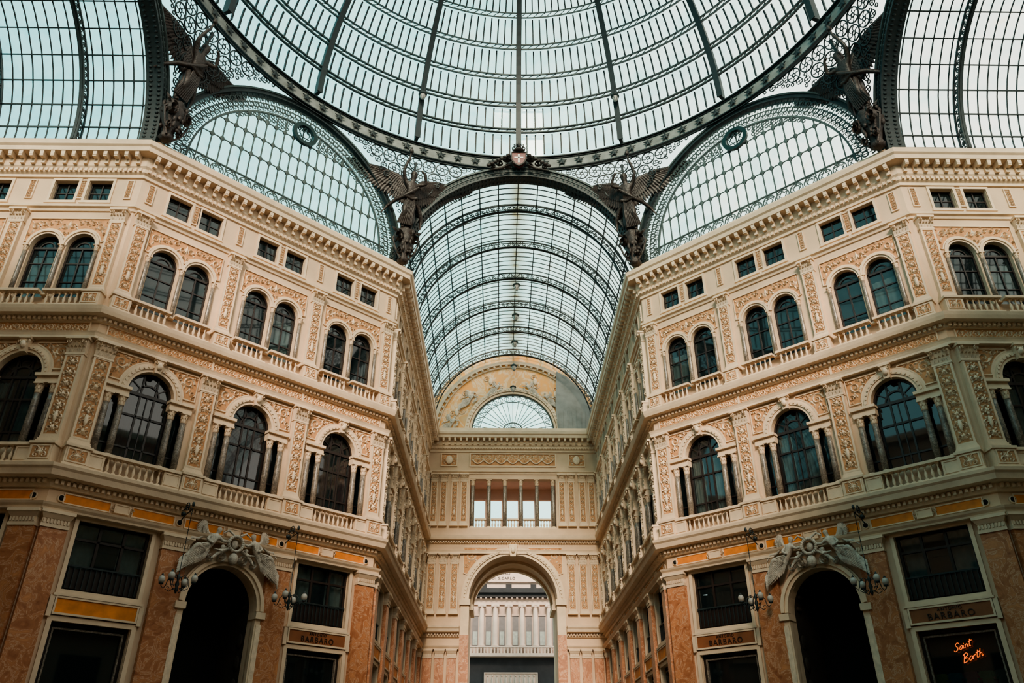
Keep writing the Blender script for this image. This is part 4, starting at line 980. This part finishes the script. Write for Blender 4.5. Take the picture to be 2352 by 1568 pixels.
def rho(phi):
    p=abs(phi)%(pi/2); p=min(p,pi/2-p)
    return AP/math.cos(p) if p<math.atan2(A,AP) else ((AP+A)*math.sqrt(.5))/math.cos(pi/4-p)
def clear(phi,H):
    if abs(phi)<math.atan2(A,AP): return math.hypot(AP*math.tan(abs(phi)),H-HC-UP)-8.92
    p=abs(phi)%(pi/2); p=min(p,pi/2-p)
    if p<math.atan2(A,AP): return math.hypot(AP*math.tan(p),H-HC)-8.4
    return math.hypot((AP+A)*math.sqrt(.5)*math.tan(pi/4-p)*.97,H-31.0)-8.35
def spos(phi,H):
    t=max(0,min(1,(H-30)/9.2)); q=t**1.5; r=(rho(phi)-.15)*(1-q)+19.7*q; fy=(APN/AP)*(1-q)+q
    return Vector((r*math.sin(phi),CY+r*math.cos(phi)*fy,ZC+H))
for pc in (math.atan2(A,AP),-math.atan2(A,AP),pi/2-math.atan2(A,AP),-(pi/2-math.atan2(A,AP))):
    mb=MB(); base=spos(pc,30)
    circles=[]
    for R_,sp in ((.46,1.0),(.22,.33),(.11,.2)):
        H=39.1-R_*1.02
        row=0
        while H>30.6:
            nn=int(.5*20.3/sp)
            for i in range(-nn,nn+1):
                ph=pc+(i+(.5 if row%2 else 0))*sp/20.3
                if clear(ph,H)<R_*1.02: continue
                x=(ph-pc)*20.3
                if abs(x)>10: continue
                lo=abs(ph)
                if abs(pc)<pi/4 and lo>pi/4: continue
                if abs(pc)>pi/4 and (lo<pi/4 or lo>pi/2): continue
                if pc*ph<0: continue
                if any((x-a)**2+(H-b_)**2<(R_+c_)**2*.96 for a,b_,c_ in circles): continue
                circles.append((x,H,R_))
            H-=sp*.9; row+=1
    for x,H,R_ in circles:
        ph=pc+x/20.3; n=14 if R_>.3 else 8
        rad=Vector((math.sin(ph),math.cos(ph),0))
        def pt(a,r): return spos(ph+r*math.cos(a)/20.3,H+r*math.sin(a))
        w=.07 if R_>.3 else .05
        mb.bar([pt(2*pi*i/n,R_) for i in range(n)],w,w,IRON,rad,True)
        if R_>.3:
            for i in range(6):
                a=2*pi*i/6; mb.bar([pt(a,.1),pt(a+.35,.25),pt(a,R_)],.045,.04,IRON,rad)
            mb.bar([pt(2*pi*i/8,.12) for i in range(8)],.06,.06,IRON,rad,True)
        elif R_>.15:
            mb.bar([pt(0,R_),pt(pi,R_)],.04,.035,IRON,rad); mb.bar([pt(pi/2,R_),pt(-pi/2,R_)],.04,.035,IRON,rad)
    mb.bar([spos(pc,30.2+i*.5) for i in range(18)],.16,.16,IRON,Vector((math.sin(pc),math.cos(pc),0)))
    mb.v=[tuple(Vector(v)-base) for v in mb.v]
    thing('spandrel_lattice',mb.mesh('iron_lattice'),[],T(*base),'filigree iron spandrel of rosette circles between great arches','lattice','spandrel lattices')
    bp=spos(pc,30)-Vector((0,CY,0)); d=Vector((bp.x,bp.y,0)); ang=math.atan2(d.x,d.y); pos=d*(1-.8/d.length)
    M=T(pos.x,CY+pos.y,ZC+30.3)@RZ(-ang)
    thing('console_pedestal',CON,[],M@SC(1.15,1.15,1.4),'dark bronze console of scrolls and foliage on cornice corner','pedestal','angel consoles')
    s_=2.55; kx=1 if pc>0 else -1
    thing('angel_statue',ANG[0],[('robe',ANG[1]),('hair',ANG[2]),('torch',ANG[3]),('wing',ANG[4]),('wing',ANG[5])],M@T(0,-.15,2.6)@RX(.20)@SC(s_*kx,s_,s_),'dark bronze winged angel raising a torch on scrolled console','statue','dome angels')

cr=MB(); sh=[(-.55,.6),(.55,.6),(.55,-.1),(.35,-.5),(0,-.75),(-.35,-.5),(-.55,-.1)]
cr.plate(sh,[],-.22,.1,RED,edge=True); cr.bar(M3(sh,-.2),.12,.14,BRONZE,closed=True)
cx_=MB(); cx_.box(-.06,.06,-.25,-.2,-.45,.42,WPAINT); cx_.box(-.34,.34,-.25,-.2,.02,.13,WPAINT)
fo=MB()
for k in (-1,1):
    fo.spiral(k*.95,.1,.40,1.6,k,pi/2,0,.2,.16,BRONZE); fo.spiral(k*1.45,-.35,.32,1.5,-k,pi/2,0,.18,.14,BRONZE); fo.spiral(k*.85,-.65,.25,1.3,k,0,0,.16,.1,BRONZE)
    for j in range(7): fo.sphere(k*(.8+.25*j),-.05,.45-.17*j,.2,.14,.14,BRONZE,7,5)
    fo.spiral(k*2.0,-.7,.22,1.4,k,pi/2,0,.14,.1,BRONZE)
    fo.tube([(k*.7,-.05,-.5),(k*1.3,-.05,-.85),(k*2.3,0,-1.0)],.10,BRONZE,taper=[1,1,.3])
kr=MB()
kr.lathe([(.42,.68),(.48,.78),(.42,.86)],16,BRONZE)
for i in range(8):
    a=2*pi*i/8; kr.tube([(.42*math.cos(a),.42*math.sin(a),.85),(.52*math.cos(a),.52*math.sin(a),1.15),(.25*math.cos(a),.25*math.sin(a),1.4),(0,0,1.38)],.045,BRONZE,(0,0,1)); kr.sphere(.45*math.cos(a),.45*math.sin(a),.98,.08,.08,.12,BRONZE,6,4)
kr.sphere(0,0,1.5,.12,.12,.12,BRONZE); kr.box(-.03,.03,-.03,.03,1.6,1.85,BRONZE)
thing('coat_of_arms',cr.mesh('shield'),[('white_cross',cx_.mesh('white_cross'),None,'white cross'),('foliage',fo.mesh('foliage')),('crown',kr.mesh('crown'),T(0,-.1,0))],T(0,YN-.85,ZC+39.6)@SC(.95,.95,.95),'red shield with white cross, bronze crown and foliage on arch crown','coat of arms')

def mk_pend(L):
    c=MB(); c.tube([(0,0,0),(0,0,-L)],.012,IRON,(0,1,0))
    h=MB(); h.lathe([(.05,.5),(.12,.42),(.30,.30),(.33,.24),(.12,.22)],12,IRONL); h.lathe([(.18,.22),(.22,.05),(.16,-.15),(.03,-.28)],12,GLOBE)
    for i in range(6):
        a=2*pi*i/6; h.tube([(.31*math.cos(a),.31*math.sin(a),.24),(.25*math.cos(a),.25*math.sin(a),0),(.03,0,-.33)],.015,IRONL,(0,0,1))
    return c.mesh('cable'),h.mesh('lamp_shade')
PE=mk_pend(3.2)
for i in range(1,6):
    thing('pendant_lamp',PE[1],[('cable',PE[0],T(0,0,3.5))],T(0,RIB[i],ZC+34.3),'glass pendant lantern hanging from vault rib','lamp','vault pendants')
PE2=mk_pend(1.6)
for k in (-1,1): thing('pendant_lamp',PE2[1],[('cable',PE2[0],T(0,0,1.8))],T(k*7.1,CY+17.0,ZC+43.9),'glass pendant lantern hanging from dome rib','lamp','dome pendants')

# ---------------------------------------------------------------- neon and shop extras
def cr_(pts,n=5):
    out=[]; P=[pts[0]]+pts+[pts[-1]]
    for i in range(1,len(P)-2):
        p0,p1,p2,p3=[Vector(q) for q in P[i-1:i+3]]
        for j in range(n):
            t=j/n; out.append(.5*((2*p1)+(-p0+p2)*t+(2*p0-5*p1+4*p2-p3)*t*t+(-p0+3*p1-3*p2+p3)*t**3))
    out.append(Vector(P[-1])); return out
LET={'S':[[(.6,.85),(.4,1.0),(.15,.85),(.25,.6),(.45,.4),(.4,.1),(.1,.02),(-.05,.2)]],'a':[[(.45,.4),(.25,.48),(.05,.25),(.12,.03),(.32,.08),(.45,.4),(.43,.1),(.6,.05)]],
 'i':[[(0,.42),(.02,.08),(.2,.05)],[(.03,.6),(.05,.66)]],'n':[[(0,.42),(.02,.0)],[(.02,.25),(.2,.45),(.33,.3),(.33,.05),(.5,.05)]],'t':[[(.15,.9),(.08,.12),(.28,.02)],[(-.08,.58),(.4,.66)]],
 'B':[[(.1,1.0),(0,0)],[(-.1,.9),(.3,1.08),(.5,.8),(.1,.5),(.5,.45),(.5,.1),(0,-.02)]],'r':[[(0,.45),(.02,.03)],[(.02,.25),(.15,.43),(.32,.42)]],'h':[[(.12,.95),(.02,0)],[(.03,.25),(.22,.45),(.33,.3),(.33,.05),(.5,.05)]]}
ne=MB()
def word(w,x,z,s):
    for ch in w:
        for st in LET[ch]: ne.tube([(x+s*(q.x+.2*q.y),0,z+s*q.y+.30*(x+s*q.x)) for q in cr_(st)],.013,NEON,(0,1,0),6)
        x+=s*{'S':.65,'a':.55,'i':.22,'n':.5,'t':.35,'B':.65,'r':.38,'h':.5}[ch]
word('Saint',-.45,.24,.31); word('Barth',-.2,-.28,.33)
thing('neon_sign',ne.mesh('neon_tube'),[],F_NE@T(dc[2]+.15,.1,4.65),'orange neon script sign in shopfront','sign')
mc=MB(); mc.box(-.3,.3,-.03,.03,-.12,.12,RED)
thing('small_sign',mc.mesh('sign_plate'),[('lettering',text_mesh('MC2',.2,WPAINT),T(0,-.04,0)@RX(pi/2))],F_NE@T(dc[2]+.3,.1,3.35),'small red sign plate with white letters in shopfront','sign')
cl=[(.30,.28,.04),(.02,.18,.24),(.22,.05,.09),(.03,.20,.10),(.26,.23,.17)]
for i,c in enumerate(cl):
    m=mat('garment_cloth_%d'%i,c,.8,.15,4); g=MB(); g.taper(0,0,0,.75,.5,.12,.36,.16,m); g.taper(0,0,.5,.74,.62,.12,.5,.14,m)
    for k in (-1,1): g.taper(k*.33,0,.42,.70,.12,.1,.2,.12,m)
    thing('garment',g.mesh('shirt'),[],F_NE@T(dc[2]-1.2+i*.6,.5,3.25),'coloured shirt on display in shopfront','clothing','shop display')

# ---------------------------------------------------------------- floor, near walls, street, theatre
f=MB(); f.add([(-60,-30,0),(60,-30,0),(60,200,0),(-60,200,0)],[(0,1,2,3)],FLOOR); struct('floor',f,Matrix(),'patterned marble gallery floor','floor')
def plain(name,x0,y0,x1,y1,tymp=False):
    d=Vector((x1-x0,y1-y0)); L=d.length; d/=L; m=MB(); m.box(0,L,0,.5,-1.6,30,CREAM)
    for z,p in ((29.2,.9),(19.2,.5),(11.2,.6),(25.9,.2)): m.box(0,L,-p,0,z,z+.6,TRIM)
    n=max(1,int(L/5.6))
    for i in range(n):
        c=L*(i+.5)/n; m.box(c-1.1,c+1.1,-.02,.1,12.8,17,DARK); m.box(c-1.6,c+1.6,-.02,.1,20.6,24,DARK); m.box(c-1.7,c+1.7,-.02,.1,0,9.5,DARK)
    if tymp: m.plate([(x,z) for x,z in arcpts(L/2,30,8.2,0,pi,24)],[],0,.5,CREAM,edge=True,back=True)
    struct(name,m,frame(x0,y0,d.x,d.y),'cream stucco gallery wall','wall')
plain('wall_southwest',-A,CY-AP,-AP,CY-A); plain('wall_southeast',AP,CY-A,A,CY-AP)
plain('wall_entrance_west',-A,-20,-A,CY-AP); plain('wall_entrance_east',A,CY-AP,A,-20)
plain('wall_side_southwest',-AP,CY-A,-XW,CY-A); plain('wall_side_southeast',XW,CY-A,AP,CY-A)
plain('wall_west',-XW,CY-A,-XW,Y2); plain('wall_east',XW,Y2,XW,CY-A)
plain('wall_south',A,-20,-A,-20,True)

def theatre():
    y0=110; M=frame(0,y0,1,0)@T(0,0,1.35)
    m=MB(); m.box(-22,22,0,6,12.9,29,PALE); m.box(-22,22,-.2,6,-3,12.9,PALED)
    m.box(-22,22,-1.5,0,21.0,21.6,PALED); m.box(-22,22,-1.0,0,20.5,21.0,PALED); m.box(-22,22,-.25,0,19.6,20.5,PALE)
    for i in range(60): m.box(-20+i*.7,-19.75+i*.7,-.9,-.2,20.35,20.6,PALE)
    m.box(-22,22,-1.6,0,12.9,13.3,PALE); m.box(-22,22,-.4,0,22.6,22.8,PALE)
    for i in range(-8,9):
        m.box(i*3.4-.4,i*3.4+.4,-.06,.02,21.75,22.4,PALED)
        m.box(i*1.8+.5,i*1.8+1.3,-.05,.05,14.3,18.2,PALEW); m.box(i*1.8+.4,i*1.8+1.4,-.2,.05,18.2,18.4,PALE); m.box(i*1.8+.6,i*1.8+1.2,-.08,.05,14.5,16.2,CURT)
    for i in range(90): m.box(-20+i*.44,-19.8+i*.44,-1.5,-1.3,13.3,14.0,PALE)
    m.box(-22,22,-1.6,-1.2,14.0,14.15,PALE)
    thing('theatre_building',m.mesh('theatre_facade'),[('lettering',text_mesh('TEATRO',.50,PALED),T(-.9,-.03,23.85)@RX(pi/2)),('lettering',text_mesh('DI S.CARLO',.50,PALED),T(-.7,-.03,23.2)@RX(pi/2))],M,'pale stone theatre facade with ionic colonnade and carved name','building')
    c=MB(); c.lathe([(.42,0),(.44,.15),(.34,.3),(.34,2.5),(.29,5.0)],18,PALE); c.box(-.5,.5,-.5,.5,-.15,0.02,PALE)
    cp=MB(); cp.box(-.45,.45,-.42,.42,5.22,5.4,PALE)
    for k in (-1,1):
        cp.lathe([(.2,-.45),(.2,.45)],12,PALE); cp.v[-24:]=[(k*.36+x,z,5.1+y) for x,y,z in cp.v[-24:]]
    cp.box(-.36,.36,-.36,.36,5.0,5.25,PALE)
    a,b=c.mesh('column_shaft'),cp.mesh('column_capital')
    for i in range(-5,6): thing('theatre_column',a,[('column_capital',b)],M@T(i*1.8,-.9,14.2),'pale stone ionic column of theatre facade','column','theatre columns')
    r=MB(); r.box(-3.4,3.4,-.35,0,9.2,11.0,PALE); r.framer(-3.5,3.5,9.1,11.1,.15,-.5,-.3,PALE)
    for i in range(11): r.sphere(-3+i*.6,-.4,10.0,.17,.12,.55,PALE,8,5); r.sphere(-3+i*.6,-.42,10.7,.13,.1,.14,PALE,8,5)
    thing('relief_frieze',r.mesh('relief_slab'),[],M@T(.3,0,0),'pale stone relief of standing figures on dark theatre base','relief')
theatre()

# ---------------------------------------------------------------- world, light, camera
w=bpy.data.worlds.new('World'); S.world=w; w.use_nodes=True; nt=w.node_tree; bg=nt.nodes['Background']
tc=nt.nodes.new('ShaderNodeTexCoord'); sx=nt.nodes.new('ShaderNodeSeparateXYZ'); r=nt.nodes.new('ShaderNodeValToRGB'); mr=nt.nodes.new('ShaderNodeMapRange')
nt.links.new(tc.outputs['Generated'],sx.inputs[0]); nt.links.new(sx.outputs['X'],mr.inputs[0]); mr.inputs[1].default_value=-.55; mr.inputs[2].default_value=.5
e=r.color_ramp.elements; e[0].position=0; e[0].color=(.32,.68,.70,1); e[1].position=1; e[1].color=(1.05,1.03,.92,1)
k=e.new(.48); k.color=(.54,.87,.84,1)
nt.links.new(mr.outputs[0],r.inputs[0]); nt.links.new(r.outputs[0],bg.inputs[0]); bg.inputs[1].default_value=1.95
sl=bpy.data.lights.new('sun','SUN'); sl.energy=6.0; sl.angle=math.radians(18); sl.color=(1,.80,.61)
so=bpy.data.objects.new('sun',sl); COL.objects.link(so); so.rotation_euler=Vector((.03,.885,-.46)).to_track_quat('-Z','Y').to_euler(); so.location=(0,0,70)
try: S.view_settings.look='AgX - Medium High Contrast'
except Exception as ex: print(ex)

cam=bpy.data.cameras.new('camera'); cam.lens=36*1788/2352; cam.sensor_width=36; cam.clip_end=500
c=bpy.data.objects.new('camera',cam); COL.objects.link(c); c.location=(-1.1,0,ZC); c.rotation_euler=(math.radians(90+29.5),0,-.0141)
S.camera=c
print('objects',len(bpy.data.objects), S.view_settings.view_transform)
